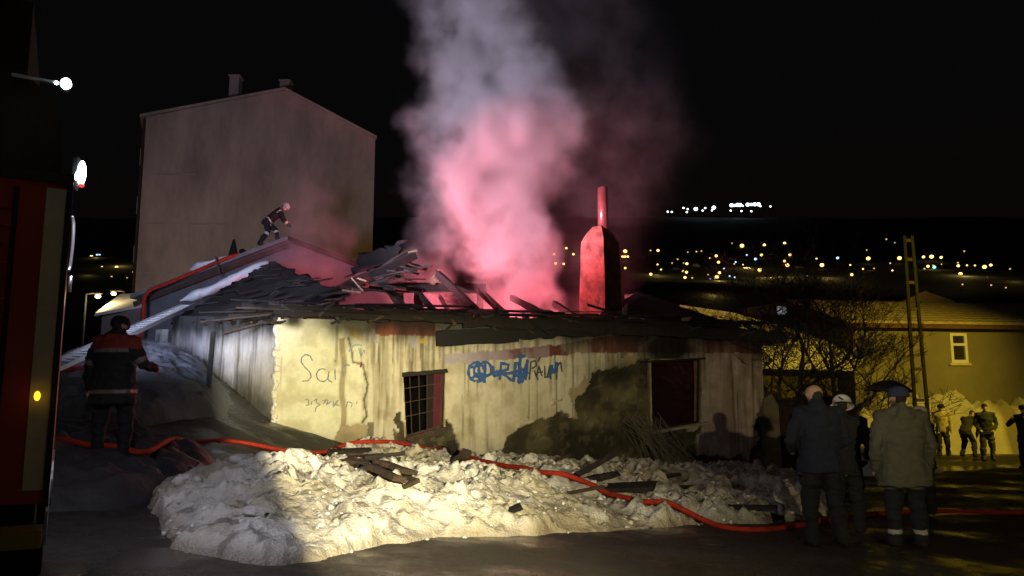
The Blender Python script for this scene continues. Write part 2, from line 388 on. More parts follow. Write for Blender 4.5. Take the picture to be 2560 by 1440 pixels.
def front_fn(S, Zw, U, V):
    wu = U + 20*(fbm(S*3.4, Zw*3.4, 0, 5, 71) - .5)*2; wv = V + 18*(fbm(S*3.4, Zw*3.4, 5, 5, 72) - .5)*2
    stone = np.zeros(S.shape, bool)
    for p in STONE: stone |= inpoly(wu, wv, p)
    mud = np.zeros(S.shape, bool)
    for p in MUD: mud |= inpoly(wu, wv, p)
    dS = dist_poly(wu, wv, STONE[0]); mud |= (dS < 26) & (fbm(S*2.2, Zw*2.2, 4, 4, 68) > .47) & (U < 1625) & (V > 890)
    hole = inpoly(U, V, WIN1) | inpoly(U, V, WIN2)
    h = .035 + .012*(fbm(S*1.3, Zw*1.3, 1, 4, 73) - .5)*2 + .006*(fbm(S*9, Zw*3, 1, 3, 74) - .5)
    streak = fbm(S*7, Zw*.55, 2, 4, 75); fine = fbm(S*22, Zw*1.1, 3, 3, 76)
    panel = sm(925, 905, wu)                                     # smoother repaired plaster panel by the corner
    h = h - .014*sm(.60, .70, streak)*(1 - panel)
    rub = fbm(S*3.0, Zw*3.0, 0, 5, 77)*.8 + .25*lumps(S*4 + .6*fbm(S*5, Zw*5, 0, 3, 70), Zw*4, 69)
    h = np.where(stone, -.09 + .12*(rub - .5) + .03*(fbm(S*14, Zw*14, 0, 3, 78) - .5), h)
    h = np.where(mud & ~stone, .012 + .02*(fbm(S*6, Zw*6, 0, 3, 79) - .5), h)
    e = sm(14, 0, U - 702)*sm(780, 850, V); h = h + e*.05*(fbm(S*8, Zw*8, 0, 4, 80) - .6)
    cream = np.array([.62,.57,.44]); panelc = np.array([.68,.67,.50]); pink = np.array([.56,.43,.37])
    c = np.ones(S.shape + (3,))*cream
    c = c*(1-panel[..., None]) + panelc*panel[..., None]
    k = sm(1720, 1790, wu)[..., None]; c = c*(1-k) + pink*k  # pinkish light on the right end put into the plaster colour
    sk = .25 + .75*sm(.40, .62, vnoise(S*.9+3, Zw*.45, 1, 92)); wS = S + .05*(fbm(S*1.2, Zw*1.2, 3, 3, 93) - .5); streak = fbm(wS*6, Zw*.5, 2, 4, 75); fine = fbm(wS*17, Zw*.8, 3, 4, 76)
    st = (sm(.46, .68, streak)*.45 + sm(.52, .72, fine)*.42) * (1 - .8*panel) * sk
    mott = fbm(S*3.1, Zw*3.1, 6, 5, 91); c = c*(1 - (.30*sm(.45,.7,mott))[..., None]*np.array([.7,.8,1.]))
    c = c*(1 - st[..., None]*np.array([.72,.75,.85]))
    g = (sm(.5, .75, fbm(S*1.1, Zw*1.1, 7, 5, 81))*.35*sm(900, 1080, V))[..., None]; c = c*(1-g) + np.array([.34,.31,.12])*g
    run = sm(7, 2, np.abs(((S*2.3 + .35*fbm(S*.8, Zw*.25, 0, 3, 82)) % 1) - .5)*100 - 0)*sm(.45, .6, vnoise(S*2.3+5, Zw*.9, 0, 83))*(1-panel)*sm(830, 880, V)
    c = c*(1 - .55*run[..., None])
    h = h - .01*run
    dr = np.random.default_rng(5); dk_ = np.zeros(S.shape)
    for q in range(230):
        s0 = dr.uniform(.1, LEN); u0 = 700 + 1240*s0/LEN; heavy = 1.0 if 1.9 < s0 < 3.6 else (.75 if s0 < 6.5 else .55)
        if s0 < 1.9 and dr.random() < .96: continue
        zt_ = 3.25 - dr.uniform(0, .9)*dr.random(); ln_ = dr.uniform(.3, 2.4)*heavy; wd_ = dr.choice([.008,.012,.016,.03]); am = dr.uniform(.3,.85)*heavy
        i0 = int(np.searchsorted(S[:,0], s0 - .09)); i1 = int(np.searchsorted(S[:,0], s0 + .09)) + 1; Zs, Ss = Zw[i0:i1], S[i0:i1]
        wob = .03*(vnoise(Zs*2.2, Ss*0 + q*3.1, 0, 94) - .5) + .012*(vnoise(Zs*9, Ss*0 + q*1.7, 0, 95) - .5)
        kz = sm(zt_ + .05, zt_ - .1, Zs)*sm(zt_ - ln_, zt_ - ln_*.55, Zs)
        dk_[i0:i1] = np.maximum(dk_[i0:i1], am*kz*sm(wd_*1.5, wd_*.5, np.abs(Ss - s0 - wob)))
    c = c*(1 - dk_[..., None]*np.array([.78,.80,.85])); h = h - .010*dk_
    # painted red band and its pale first stretch
    def paint(poly, colr, k=1.):
        nonlocal c
        m = inpoly(U + 5*(fbm(S*5, Zw*5, 3, 3, 84) - .5), V + 8*(fbm(S*4, Zw*4, 3, 3, 85) - .5), poly)
        kk = (m*k)[..., None] if np.isscalar(k) else (m*k)[..., None]
        c = c*(1-kk) + np.array(colr)*kk
    red = [.15,.05,.042]
    paint([(1112,886),(1400,862),(1420,888),(1112,911)], [.42,.37,.42])
    paint([(1112,886),(1400,862),(1420,888),(1112,911)], red, sm(1130, 1330, U)*(.55 + .45*sm(.4,.6,fbm(S*4, Zw*1.2, 1, 4, 99))))
    paint([(1380,864),(1640,820),(1925,820),(1925,884),(1640,882),(1440,884),(1400,890)], red, .55 + .4*sm(.38,.6,fbm(S*4, Zw*1.2, 1, 4, 99)))
    paint([(938,800),(1088,800),(1088,842),(938,838)], [.24,.06,.03], .9)
    for x0, x1, y0, y1 in ((926,946,836,864),(1022,1046,838,872),(1125,1138,850,868),(1215,1226,852,866)):
        paint([(x0,y0),(x1-8,y0),(x1,y1-6),(x0+12,y1)], [.40,.38,.44], .9)
    paint([(870,818),(900,826),(896,850),(880,840)], [.62,.45,.10], .8); paint([(1046,846),(1070,846),(1068,860),(1046,858)], [.62,.45,.10], .8)
    # groove where a pipe stood, cracks
    gr_ = sm(9, 5, np.abs(U - (857 + 3*np.sin(V*.05)))) * (V > 845) * (V < 1085); c = c*(1 - .62*gr_[..., None]*np.array([.8,.9,1.])); h = h - .02*gr_
    g2 = sm(10, 6, np.abs(U - 926))*(V > 1055); c = c*(1 - .7*g2[..., None])
    cr = dist_poly(wu*.3 + U*.7, V, [(905,910),(918,960),(912,1000),(917,1040),(908,1056)], False)
    cr = np.minimum(cr, dist_poly(wu*.3 + U*.7, V, [(868,845),(882,905),(905,912)], False))
    cr = np.minimum(cr, dist_poly(U, V, [(1388,880),(1392,1050)], False) + 1.5); cr = np.minimum(cr, dist_poly(U, V, [(1320,890),(1322,1050)], False) + 2)
    kc = sm(3.6, 1.4, cr); c = c*(1 - .75*kc[..., None]); h = h - .02*kc
    # bare rubble and mud colours
    sc = np.array([.062,.054,.034])*(0.2 + 1.3*fbm(S*2.6, Zw*2.6, 1, 5, 86))[..., None] + np.array([.065,.055,.022])*sm(.52,.72,fbm(S*1.7, Zw*1.7, 2, 5, 87))[..., None] + np.array([.05,.043,.03])*sm(.58,.7,fbm(S*7, Zw*7, 2, 4, 97))[..., None]
    lump = np.exp(-((U-1575)**2/1800 + (V-985)**2/2600))[..., None]*np.array([.07,.06,.035])*sm(.35,.6,fbm(S*5, Zw*5, 3, 4, 98))[..., None]; sc = sc + lump
    c = np.where(stone[..., None], sc, c)
    c = np.where((mud & ~stone)[..., None], np.array([.40,.33,.2])*(.7 + .5*fbm(S*3, Zw*3, 1, 3, 88))[..., None], c)
    # soot licks under the eaves and over the burnt-out opening
    top = sm(62, 0, V - (803 + 42*sm(700, 1940, U)) + 60*(fbm(S*2.6, Zw*.6, 4, 5, 89) - .5))*sm(730, 860, U)
    s2 = np.maximum(np.exp(-((U-1668)**2/4200 + (V-868)**2/1900))*1.5, .85*np.exp(-((U-1560)**2/4200 + (V-935)**2/900))*sm(.3,.6,fbm(S*3,Zw*3,2,4,96)))
    s3 = sm(40, 5, np.abs(U-742+8))*sm(835, 800, V)
    so_ = np.clip(np.maximum(np.maximum(top*.9, s2), s3), 0, .96)[..., None]
    c = c*(1-so_) + np.array([.012,.011,.01])*so_
    dm = sm(60, 0, 1115 + 85*sm(700, 1940, U) - V)*.5*fbm(S*3, Zw*3, 0, 3, 90); c = c*(1 - dm[..., None]*.8)
    return h, np.clip(c, .008, .9), hole
ZB = -1.0; ZTA, ZTB = 3.33, 3.22
pos, col, fc = wall_grid(A, D, NF, LEN, ZB, ZTA, ZTB, .028, front_fn)
fw = meshobj('wall', pos.reshape(-1, 3), fc, M_wall, house, True, col=col.reshape(-1, 3))
fw['label'] = 'long front wall of cream plaster with graffiti, fallen plaster and two openings'
FPOS = pos
def side_fn(S, Zw, U, V):
    h = .03 + .014*(fbm(S*1.5, Zw*1.5, 1, 4, 101) - .5)*2
    streak = fbm(S*6, Zw*.5, 2, 4, 102); fine = fbm(S*20, Zw*.9, 3, 3, 103)
    c = np.ones(S.shape + (3,))*np.array([.74,.74,.72])
    g = (sm(.45, .7, fbm(S*1.2, Zw*.4, 3, 4, 104))*.5)[..., None]; c = c*(1-g) + np.array([.45,.40,.24])*g
    st = sm(.48, .72, streak)*.5 + sm(.52, .78, fine)*.28; c = c*(1 - np.clip(st, 0, .9)[..., None]*np.array([.8,.82,.85]))
    h = h - .012*sm(.55, .65, streak)
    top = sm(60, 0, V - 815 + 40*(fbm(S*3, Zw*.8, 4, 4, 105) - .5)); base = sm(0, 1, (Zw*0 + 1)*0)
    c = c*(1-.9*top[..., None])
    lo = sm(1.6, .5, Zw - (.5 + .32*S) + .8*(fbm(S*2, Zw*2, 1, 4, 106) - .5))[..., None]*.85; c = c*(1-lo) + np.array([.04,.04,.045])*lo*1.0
    return h, np.clip(c, .008, .9), np.zeros(S.shape, bool)
SD = (Cc - A); SL = SD.length; SD = SD.normalized(); NS = Vector((-SD.y, SD.x, 0)); NS = NS if NS.y < 0 else -NS
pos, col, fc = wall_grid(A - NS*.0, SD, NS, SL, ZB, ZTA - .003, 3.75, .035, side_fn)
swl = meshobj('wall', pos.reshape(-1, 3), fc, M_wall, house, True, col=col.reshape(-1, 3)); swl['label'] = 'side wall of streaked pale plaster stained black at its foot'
# rounded broken corner of render
mb = MB()
for i in range(34):
    z = .5 + 2.75*i/33; mb.ball(A + Vector((random.uniform(-.02,.03), random.uniform(-.01,.03), z)), (random.uniform(.05,.09), random.uniform(.05,.09), random.uniform(.06,.12)), 8, 6, jit=.12)
mb.build('corner_render', mat('white_corner_render', (.78,.75,.66), .85, var=.4, scale=7, bump=.4), house, True)
# the other walls, floor and the partition inside
def slab(name, p, q, z0, z1, th, m, par=house):
    mb = MB(); d = (q - p).normalized(); n = Vector((-d.y, d.x, 0)); a, b = p - n*th/2, p + n*th/2
    L_ = (q - p)
    pts = [a, a + L_, b + L_, b]
    mb.add([Vector((x.x, x.y, z)) for z in (z0, z1) for x in pts], [(3,2,1,0),(4,5,6,7),(0,1,5,4),(1,2,6,5),(2,3,7,6),(3,0,4,7)])
    return mb.build(name, m, par)
B2 = B + Q*7.5; C2 = Cc + Q*4.0 + D*.4
slab('wall', B + Q*.42, B2, ZB, 3.2, .4, M_inside); slab('wall', C2, B2, ZB, 3.4, .35, M_inside); slab('wall', Cc + D*.2, C2, ZB, 3.6, .3, M_inside)
# inner leaf of the front wall in pieces round the openings
def wp(u, v, off=0.):                          # pixel -> point on the front wall plane
    d = ray(u, v); o = Vector((0, 0, CAM_Z)); n = NF; t = (A - o).dot(n) / d.dot(n); return o + d*t + NF*off
def sz(u, v): p = wp(u, v); return (p - A).dot(D), p.z
def T_wall(p): return A + D*p.x + Q*p.y + Vector((0, 0, p.z))
(s1a, z1b), (s1b, z1t) = sz(1006,1082), sz(1114,930); (s2a, z2b), (s2b, z2t) = sz(1625,1070), sz(1754,897)
mb = MB()
for lo, hi in (((.22,.20,ZB),(s1a-.03,.46,3.2)), ((s1b+.03,.20,ZB),(s2a-.03,.46,3.15)), ((s2b+.03,.20,ZB),(LEN,.46,3.12)),
               ((s1a-.03,.205,ZB),(s1b+.03,.455,z1b-.08)), ((s1a-.03,.205,z1t+.08),(s1b+.03,.455,3.17)), ((s2a-.03,.205,ZB),(s2b+.03,.455,z2b-.08)), ((s2a-.03,.205,z2t+.08),(s2b+.03,.455,3.13))):
    mb.box(lo, hi, T_wall)
mb.build('inner_leaf', M_wall if False else mat('reveal_plaster', (.46,.37,.2), .9, var=.6, scale=5, bump=.4), house)
mb = MB(); mb.box((-3.5,.5,-.3),(LEN-.1,7.4,-.1), T_wall); mb.build('inner_floor', M_black, house)
slab('partition', A + D*3.4 + Q*.5, A + D*3.4 + Q*6.5, -.2, 2.9, .15, M_inside); slab('partition', A + D*8.0 + Q*.5, A + D*8.0 + Q*6.5, -.2, 2.9, .15, M_inside)
# windows: frame pieces, bars, sill
def window(corners, depth, mf, bars, label):
    w_ = MB(); ps = [wp(u, v) for u, v in corners]
    for i in range(4):
        a, b = ps[i], ps[(i+1) % 4]; w_.beam(a + Q*depth, b + Q*depth, .07, .07, jit=.1, seg=4)
    o = w_.build('window', mf, house); o['label'] = label
    tl, tr, br, bl = [p + Q*(depth + .03) for p in ps]
    for k in bars[0]:
        b_ = MB(); b_.tube([tl.lerp(tr, k), bl.lerp(br, k)], .012, 6); b_.build('bar', M_iron, o)
    for k in bars[1]:
        b_ = MB(); b_.tube([tl.lerp(bl, k), tr.lerp(br, k)], .010, 6); b_.build('bar', M_iron, o)
    return o
for Wn in (WIN1, WIN2):                           # plastered reveals of the two openings
    ps = [wp(u, v) for u, v in Wn]
    for i in range(4):
        a, b = ps[i], ps[(i+1) % 4]; ot = (sum(ps, Vector())/4 - (a+b)/2).normalized()*-.05; mb = MB(); vs = [a + NF*.02, b + NF*.02, b + Q*.3, a + Q*.3]; mb.add(vs + [v + ot for v in vs], [(0,1,2,3),(7,6,5,4),(0,4,5,1),(1,5,6,2),(2,6,7,3),(3,7,4,0)]); mb.build('reveal', MATS['reveal_plaster'], house)
w1 = window(WIN1, .26, M_charl, ((.2,.42,.62,.82),(.22,.45,.68)), 'small crooked window opening with iron bars')
w2 = window(WIN2, .10, M_char, ((),()), 'burnt out empty window opening with red glow behind')
mb = MB(); mb.beam(wp(1004,937,.05), wp(1116,927,.05), .14, .09, jit=.2, seg=8); mb.build('lintel', M_char, w1)
mb = MB(); mb.beam(wp(1626,1083,.06), wp(1764,1057,.06), .16, .045, jit=.1, seg=8); mb.build('sill', mat('pale_sill', (.55,.49,.36), .8, var=.5, scale=6), w2)
mb = MB(); mb.beam(wp(1756,985,.035), wp(1755,1056,.035), .06, .04, jit=.15, seg=5); mb.build('frame_trim', MATS['pale_sill'], w2)
mb = MB(); mb.beam(wp(1600,906,.03), wp(1762,896,.03), .05, .04, jit=.3, seg=8); mb.build('lintel', M_char, w2)
mb = MB(); mb.beam(wp(1016,1098,.05), wp(1112,1074,.05), .12, .12, jit=.25, seg=6); mb.build('sill', M_charl, w1)
# graffiti strokes following the plaster
class Lab:
    def __init__(s, o): s.o = o
    def __setitem__(s, k, v):
        for x in s.o: x[k] = v
def stroke_obj(name, strokes, wd, m, off=.05):
    res = None
    for st in strokes:
        mb = MB(); pts = []
        for i in range(len(st) - 1):
            n = max(2, int(math.hypot(st[i+1][0]-st[i][0], st[i+1][1]-st[i][1]) / 3))
            for k in range(n): t = k/n; pts.append((st[i][0]*(1-t) + st[i+1][0]*t, st[i][1]*(1-t) + st[i+1][1]*t))
        pts.append(st[-1])
        vs, fs = [], []
        for i, (u, v) in enumerate(pts):
            a, b = pts[max(i-1, 0)], pts[min(i+1, len(pts)-1)]; dx, dy = b[0]-a[0], b[1]-a[1]; l = math.hypot(dx, dy) + 1e-6
            ww = wd*(.75 + .5*random.random())/2
            for sg in (-1, 1):
                uu, vv = u - dy/l*ww*sg, v + dx/l*ww*sg
                s, z = sz(uu, vv); i_ = min(FPOS.shape[0]-1, max(0, int(round(s/.028)))); zt = ZTA + (ZTB - ZTA)*s/LEN
                j_ = min(FPOS.shape[1]-1, max(0, int(round((z - ZB)/(zt - ZB)*(FPOS.shape[1]-1)))))
                h = max(float((Vector(FPOS[a_, b_]) - A).dot(NF)) for a_ in (i_, min(i_+1, FPOS.shape[0]-1)) for b_ in (j_, max(j_-1, 0)))
                vs.append(wp(uu, vv, h + .004))
        for i in range(len(pts)-1): fs.append((2*i, 2*i+1, 2*i+3, 2*i+2))
        mb.add(vs, fs); o = mb.build(name, m, fw); res = res or {}; res.setdefault('o', []).append(o)
    return Lab(res['o'])
def arc(cx, cy, rx, ry, a0, a1, n=10):
    return [(cx + rx*math.cos(R(a0 + (a1-a0)*i/n)), cy - ry*math.sin(R(a0 + (a1-a0)*i/n))) for i in range(n+1)]
stroke_obj('graffiti', [ [(781,902),(775,890),(764,886),(754,894),(753,906),(762,918),(774,930),(778,942),(770,952),(756,953)],
    arc(806,938,15,16,60,330)+[(822,928),(820,950),(830,956)], [(837,922),(838,950)], [(840,905),(835,901)], arc(868,930,12,18,60,220) ], 3.2, M_pen)['label'] = 'thin grey-blue handwriting on the plaster panel'
stroke_obj('graffiti', [ [(762,1000),(770,997),(772,1012),(764,1014)], [(780,1003),(778,1012)],[(784,1002),(792,997),(790,1006),(800,1012),(790,1018),(788,1030)], [(806,1003),(818,998),(808,1010)], [(820,1000),(816,1012),(828,1003)], [(834,1002),(832,1018),(846,1000),(836,1010),(848,1014)], [(868,1004),(866,1018)],[(870,1004),(880,1008),(878,1018)], [(893,1003),(890,1010)] ], 2.6, M_pen)['label'] = 'small second line of faded handwriting'
stroke_obj('graffiti', [ arc(1192,930,22,24,70,320,14), arc(1196,926,12,16,40,300,10), [(1172,920),(1204,912),(1212,930),(1196,950)], arc(1212,925,16,20,-30,250,12), [(1212,905),(1210,958)],
    [(1180,945),(1196,932),(1215,940),(1240,930),(1262,938)], [(1232,915),(1234,940),(1252,936)], [(1248,950),(1252,908),(1270,912),(1268,924),(1252,928),(1278,952)], [(1238,928),(1268,934),(1290,930)] ], 7, M_blue)['label'] = 'bold blue spray painted letters'
stroke_obj('graffiti', [ [(1282,955),(1288,905)], [(1300,885),(1296,958),(1306,940)], [(1288,930),(1318,920)], [(1284,940),(1320,930)], [(1294,905),(1304,955),(1318,900),(1312,950)], [(1292,892),(1312,890)], [(1378,912),(1380,935)], [(1390,905),(1386,932),(1378,918),(1372,945)] ], 8, M_blue)['label'] = 'bold blue spray painted letters'
stroke_obj('graffiti', [ [(1322,950),(1326,905),(1338,902),(1340,914),(1328,922)], [(1340,945),(1346,915),(1354,940)], [(1340,932),(1356,930)], [(1360,915),(1362,945)], [(1344,905),(1350,892)], [(1366,945),(1374,912),(1376,948)], [(1390,950),(1392,915),(1400,905),(1404,930)], [(1334,926),(1344,950)] ], 4.2, M_dark)['label'] = 'dark thin letters after the blue spray paint'
stroke_obj('graffiti', [ arc(894,884,22,22,60,170,10) ], 5, mat('pale_blue_spray', (.34,.36,.46), .8)); 
stroke_obj('graffiti', [ [(903,905),(902,916),(899,918)], ], 4.5, mat('red_mark', (.25,.02,.02), .8))
stroke_obj('graffiti', [ [(902,893),(896,870)], [(902,893),(900,868)], [(902,893),(905,870)], [(902,893),(910,874)], [(902,893),(903,906)], [(910,874),(912,884)] ], 1.8, M_pen)

# timbers: (u1,v1,t1,u2,v2,t2,width,height,material)
def timber(nm, u1, v1, t1, u2, v2, t2, wd=.12, ht=.14, m=None, par=house, jit=.18, roll=0., seg=6, taper=1.):
    k_ = 1.25 if nm in ('rafter','purlin','post') else 1.0; mb = MB(); mb.beam(P(u1, v1, t1), P(u2, v2, t2), wd*k_, ht*k_, roll, seg, jit, taper); return mb.build(nm, m or M_char, par)
def tz(u, off):                                 # camera depth of the front wall at pixel column u, moved back by off metres
    p = wp(u, 830) + Q*off; return p.y*CP + (p.z - CAM_Z)*SP
# wall plate and eaves along the front
EA, EB = A + Vector((0,0,ZTA)), B + Vector((0,0,ZTB))
mb = MB(); mb.beam(EA + Q*.2 - D*.15 + Vector((0,0,.06)), EB + Q*.2 + D*.1 + Vector((0,0,.06)), .34, .13, seg=40, jit=.12); mb.build('wall_plate', M_char, house)
mb = MB(); mb.beam(EA + NF*.30 - D*.1 + Vector((0,0,.13)), EA + NF*.30 + D*4.2 + Vector((0,0,.06)), .05, .20, seg=20, jit=.4); mb.build('fascia_board', M_char, house)
mb = MB(); mb.beam(EA + NF*.32 + D*4.0 + Vector((0,0,.02)), EB + NF*.32 + D*.55 + Vector((0,0,-.06)), .05, .24, seg=34, jit=.4); mb.build('fascia_board', M_char, house)
mb = MB(); mb.beam(wp(1087,848,.16), wp(1290,838,.20), .05, .34, seg=12, jit=.12); mb.build('hanging_board', M_black, house)
mb = MB(); mb.beam(wp(1288,832,.20), wp(1520,822,.28), .05, .30, seg=14, jit=.3); mb.build('hanging_board', M_black, house)
for i in range(26):                             # rafter tails below the eaves
    s = .1 + i*.46; b = EA.lerp(EB, s/LEN) + D*0; b = A + D*s + Vector((0,0, ZTA + (ZTB-ZTA)*s/LEN))
    mb = MB(); k = random.uniform(.1,.25); mb.beam(b + Q*.5 + Vector((0,0,.33)), b + NF*k + Vector((0,0,.03 + random.uniform(-.03,.03))), .07, .10, jit=.15, seg=3); mb.build('rafter_tail', M_char, house)
# sheathing boards lying along the eaves, crumbling at their ends
for i in range(92):
    s = random.uniform(-.3, LEN+.2); off = random.uniform(-.34, .55); ln = random.uniform(.5, 2.2)
    zz = ZTA + (ZTB-ZTA)*s/LEN + .16 + (off+.34)*.30 + random.uniform(-.03,.05)
    a = A + D*(s - ln/2) + Q*off + Vector((0,0,zz)); e = A + D*(s + ln/2) + Q*(off + random.uniform(-.15,.15)) + Vector((0,0,zz + random.uniform(-.05,.06)))
    if (e - A).dot(D) > LEN + .6: continue
    mb = MB(); mb.beam(a, e, random.uniform(.08,.16), random.uniform(.02,.04), random.uniform(-.35,.1), 4, .2)
    mb.build('plank', M_char if random.random() < .72 else (M_charl if random.random() < .8 else M_wood), house)
# ragged burnt lumps along the crest of the eaves
for i in range(46):
    s = random.uniform(1.6, LEN-.4); b = A + D*s + Q*random.uniform(.05,.5) + Vector((0,0, 3.48 + random.uniform(-.03,.06)))
    mb = MB(); d_ = Vector((random.uniform(-1,1), random.uniform(-.4,.4), random.uniform(-.1,.7))).normalized()*random.uniform(.08,.22)
    mb.beam(b - d_, b + d_, random.uniform(.03,.08), random.uniform(.03,.06), random.uniform(0,3), 2, .4, .5); mb.build('charred_offcut', M_char if i % 5 else M_charl, house)
for i in range(48):                             # burnt ends and scraps hanging along the eaves
    s = random.uniform(-.1, LEN+.3); b = A + D*s + NF*random.uniform(.26,.38) + Vector((0,0, ZTA + (ZTB-ZTA)*s/LEN + random.uniform(-.08,.22)))
    d_ = (D*random.uniform(-1,1) + Vector((0,0,random.uniform(-.45,.35)))).normalized()*random.uniform(.06,.3); mb = MB(); mb.beam(b - d_, b + d_, random.uniform(.02,.05), random.uniform(.03,.10), random.uniform(-.5,.5), 3, .4, random.uniform(.4,1)); mb.build('charred_offcut', random.choice((M_char, M_char, M_charl, M_tile)), house)
timber('purlin', 905,716,tz(960,2.4), 1215,722,tz(1200,2.6), .16,.20)
timber('post', 1047,722,tz(1047,2.5), 1047,800,tz(1047,2.5), .17,.17)
timber('post', 1201,724,tz(1201,2.6), 1201,800,tz(1201,2.6), .13,.13, M_charl)
timber('post', 1000,664,tz(1000,3.0), 1000,790,tz(1000,3.0), .14,.14)
timber('rafter', 1092,682,tz(1092,2.4), 1200,785,tz(1190,.4), .10,.13)
timber('rafter', 1078,710,tz(1078,2.4), 1100,678,tz(1100,2.4), .10,.12, M_wood)
timber('rafter', 1200,728,tz(1200,2.4), 1268,792,tz(1260,.5), .10,.12, M_charl)
timber('rafter', 1280,745,tz(1280,2.2), 1372,792,tz(1370,.4), .10,.12)
timber('rafter', 1330,772,tz(1330,1.6), 1348,798,tz(1348,.5), .10,.12)
timber('rafter', 1385,758,tz(1385,2.0), 1442,795,tz(1440,.4), .09,.10)
timber('rafter', 965,712,tz(965,2.4), 1010,775,tz(1000,.8), .12,.14, M_charl)
timber('rafter', 1052,738,tz(1050,1.9), 1088,782,tz(1080,.5), .07,.10)
timber('rafter', 1100,742,tz(1100,3.8), 1128,790,tz(1120,3.0), .06,.08)
timber('broken_batten', 1245,792,tz(1240,.6), 1241,756,tz(1240,.8), .06,.06, M_charl, taper=.5)
timber('broken_batten', 1222,790,tz(1220,.5), 1246,768,tz(1240,.6), .06,.06, M_charl, taper=.6)
timber('broken_batten', 1120,780,tz(1120,-.1), 1138,812,tz(1138,-.38), .09,.05, M_wood)
timber('broken_batten', 830,780,tz(835,-.2), 860,772,tz(860,-.1), .07,.05, mat('pale_chip', (.5,.48,.45), .8))
timber('broken_batten', 1468,762,tz(1468,1.0), 1560,790,tz(1540,.5), .06,.07)
# hip side on the left: rafters and boards rising to the broken apex
timber('hip_rafter', 700,792,tz(700,.1), 1035,640,tz(1035,3.2), .18,.20, seg=12, jit=.25)
timber('hip_rafter', 845,742,tz(845,1.2), 1022,632,tz(1030,3.4), .14,.16, M_charl, seg=8)
timber('ridge_stub', 1000,658,tz(1000,3.2), 1068,672,tz(1060,3.2), .13,.13, M_charl)
timber('ridge_stub', 1010,636,tz(1010,3.3), 1042,628,tz(1040,3.3), .08,.08, M_wood)
for i in range(30):
    k = random.random(); k2 = k + random.uniform(.05,.25)
    a = P(700, 792, tz(700,.1)).lerp(P(1030, 652, tz(1035,3.1)), min(k, .97)) + Vector((0,0,random.uniform(-.10,.10))) + D*random.uniform(-.15,.7)*(1-k*.5)
    d_ = (D*random.uniform(.3,1) + Q*random.uniform(-.3,.8) + Vector((0,0,random.uniform(-.12,.30)))).normalized()
    mb = MB(); mb.beam(a, a + d_*random.uniform(.5,1.5)*(1-.5*k), random.uniform(.07,.15), random.uniform(.025,.05), random.uniform(-.5,.5), 4, .25)
    mb.build('plank', random.choice((M_char, M_char, M_char, M_char, M_charl, M_charl, M_charl, M_wood)) if k < .5 else M_char, house)
for u, v, du, dv, m in ((895,712,14,16,M_wood),(880,729,24,3,M_wood),(908,700,12,4,M_wood),(760,772,70,-16,M_wood),(600,795,95,-10,M_charl),(570,780,70,-2,M_char),(640,812,80,-22,M_charl)):
    timber('plank', u-du, v-dv, tz(u,.35), u+du, v+dv, tz(u,.25), .10,.035, m)
# big charred beams jutting at the left eaves
timber('plank', 575,792,tz(700,.3), 700,778,tz(700,.5), .22,.07, M_char); timber('plank', 610,760,tz(700,.8), 690,782,tz(700,.5), .14,.10, M_char)
# fallen sheet of roof boards between left slope and apex
def sheet(name, pts, m, th=.05, par=house, n=8, rough_=.05, seed=1):
    p = [Vector(q) for q in pts]; vs, fs = [], []
    for i in range(n+1):
        for j in range(n+1):
            a = p[0].lerp(p[1], i/n); b = p[3].lerp(p[2], i/n); q = a.lerp(b, j/n)
            q = q + Vector((0,0,1))*rough_*(float(fbm(np.array(q.x*1.7), np.array(q.y*1.7), q.z, 3, seed)) - .5)*2
            if i in (0, n) or j in (0, n): q = q + Vector((random.uniform(-1,1), random.uniform(-1,1), 0))*rough_
            vs.append(q)
    m_ = len(vs); vs += [v - Vector((0,0,th)) for v in vs]
    for i in range(n):
        for j in range(n):
            a = i*(n+1)+j; fs.append((a, a+n+1, a+n+2, a+1)); fs.append((a+m_, a+m_+1, a+m_+n+2, a+m_+n+1))
    for k in range(n):
        a, b = k*(n+1), (k+1)*(n+1); fs += [(a, a+m_, b+m_, b)] ; a, b = k*(n+1)+n, (k+1)*(n+1)+n; fs += [(a, b, b+m_, a+m_)]
        a = k; fs += [(a, a+1, a+1+m_, a+m_)]; a = n*(n+1)+k; fs += [(a, a+m_, a+1+m_, a+1)]
    return meshobj(name, vs, fs, m, par, True)
CT = P(432, 806, 21.6); AT = P(690, 800, 16.9)
LB = P(455, 752, 23.6); LR = P(680, 652, 24.2)
r1 = sheet('roof_slope', [CT, AT, P(880, 738, tz(880,1.3)), LR], M_tile, .08, n=30, rough_=.12, seed=5); r1['label'] = 'sooty left roof slope still in place'
for i in range(26):                              # broken boards along the side eaves
    k = i/25; a = CT.lerp(AT, k) + Vector((0,0,random.uniform(-.06,.06))); d_ = (SD*-1)*random.uniform(.2,.7) + NS*random.uniform(.05,.35)
    mb = MB(); mb.beam(a - d_*.4, a + d_ + Vector((0,0,random.uniform(-.12,.05))), random.uniform(.06,.15), .035, random.uniform(-.4,.4), 3, .3); mb.build('plank', random.choice((M_char, M_char, M_charl)), house)
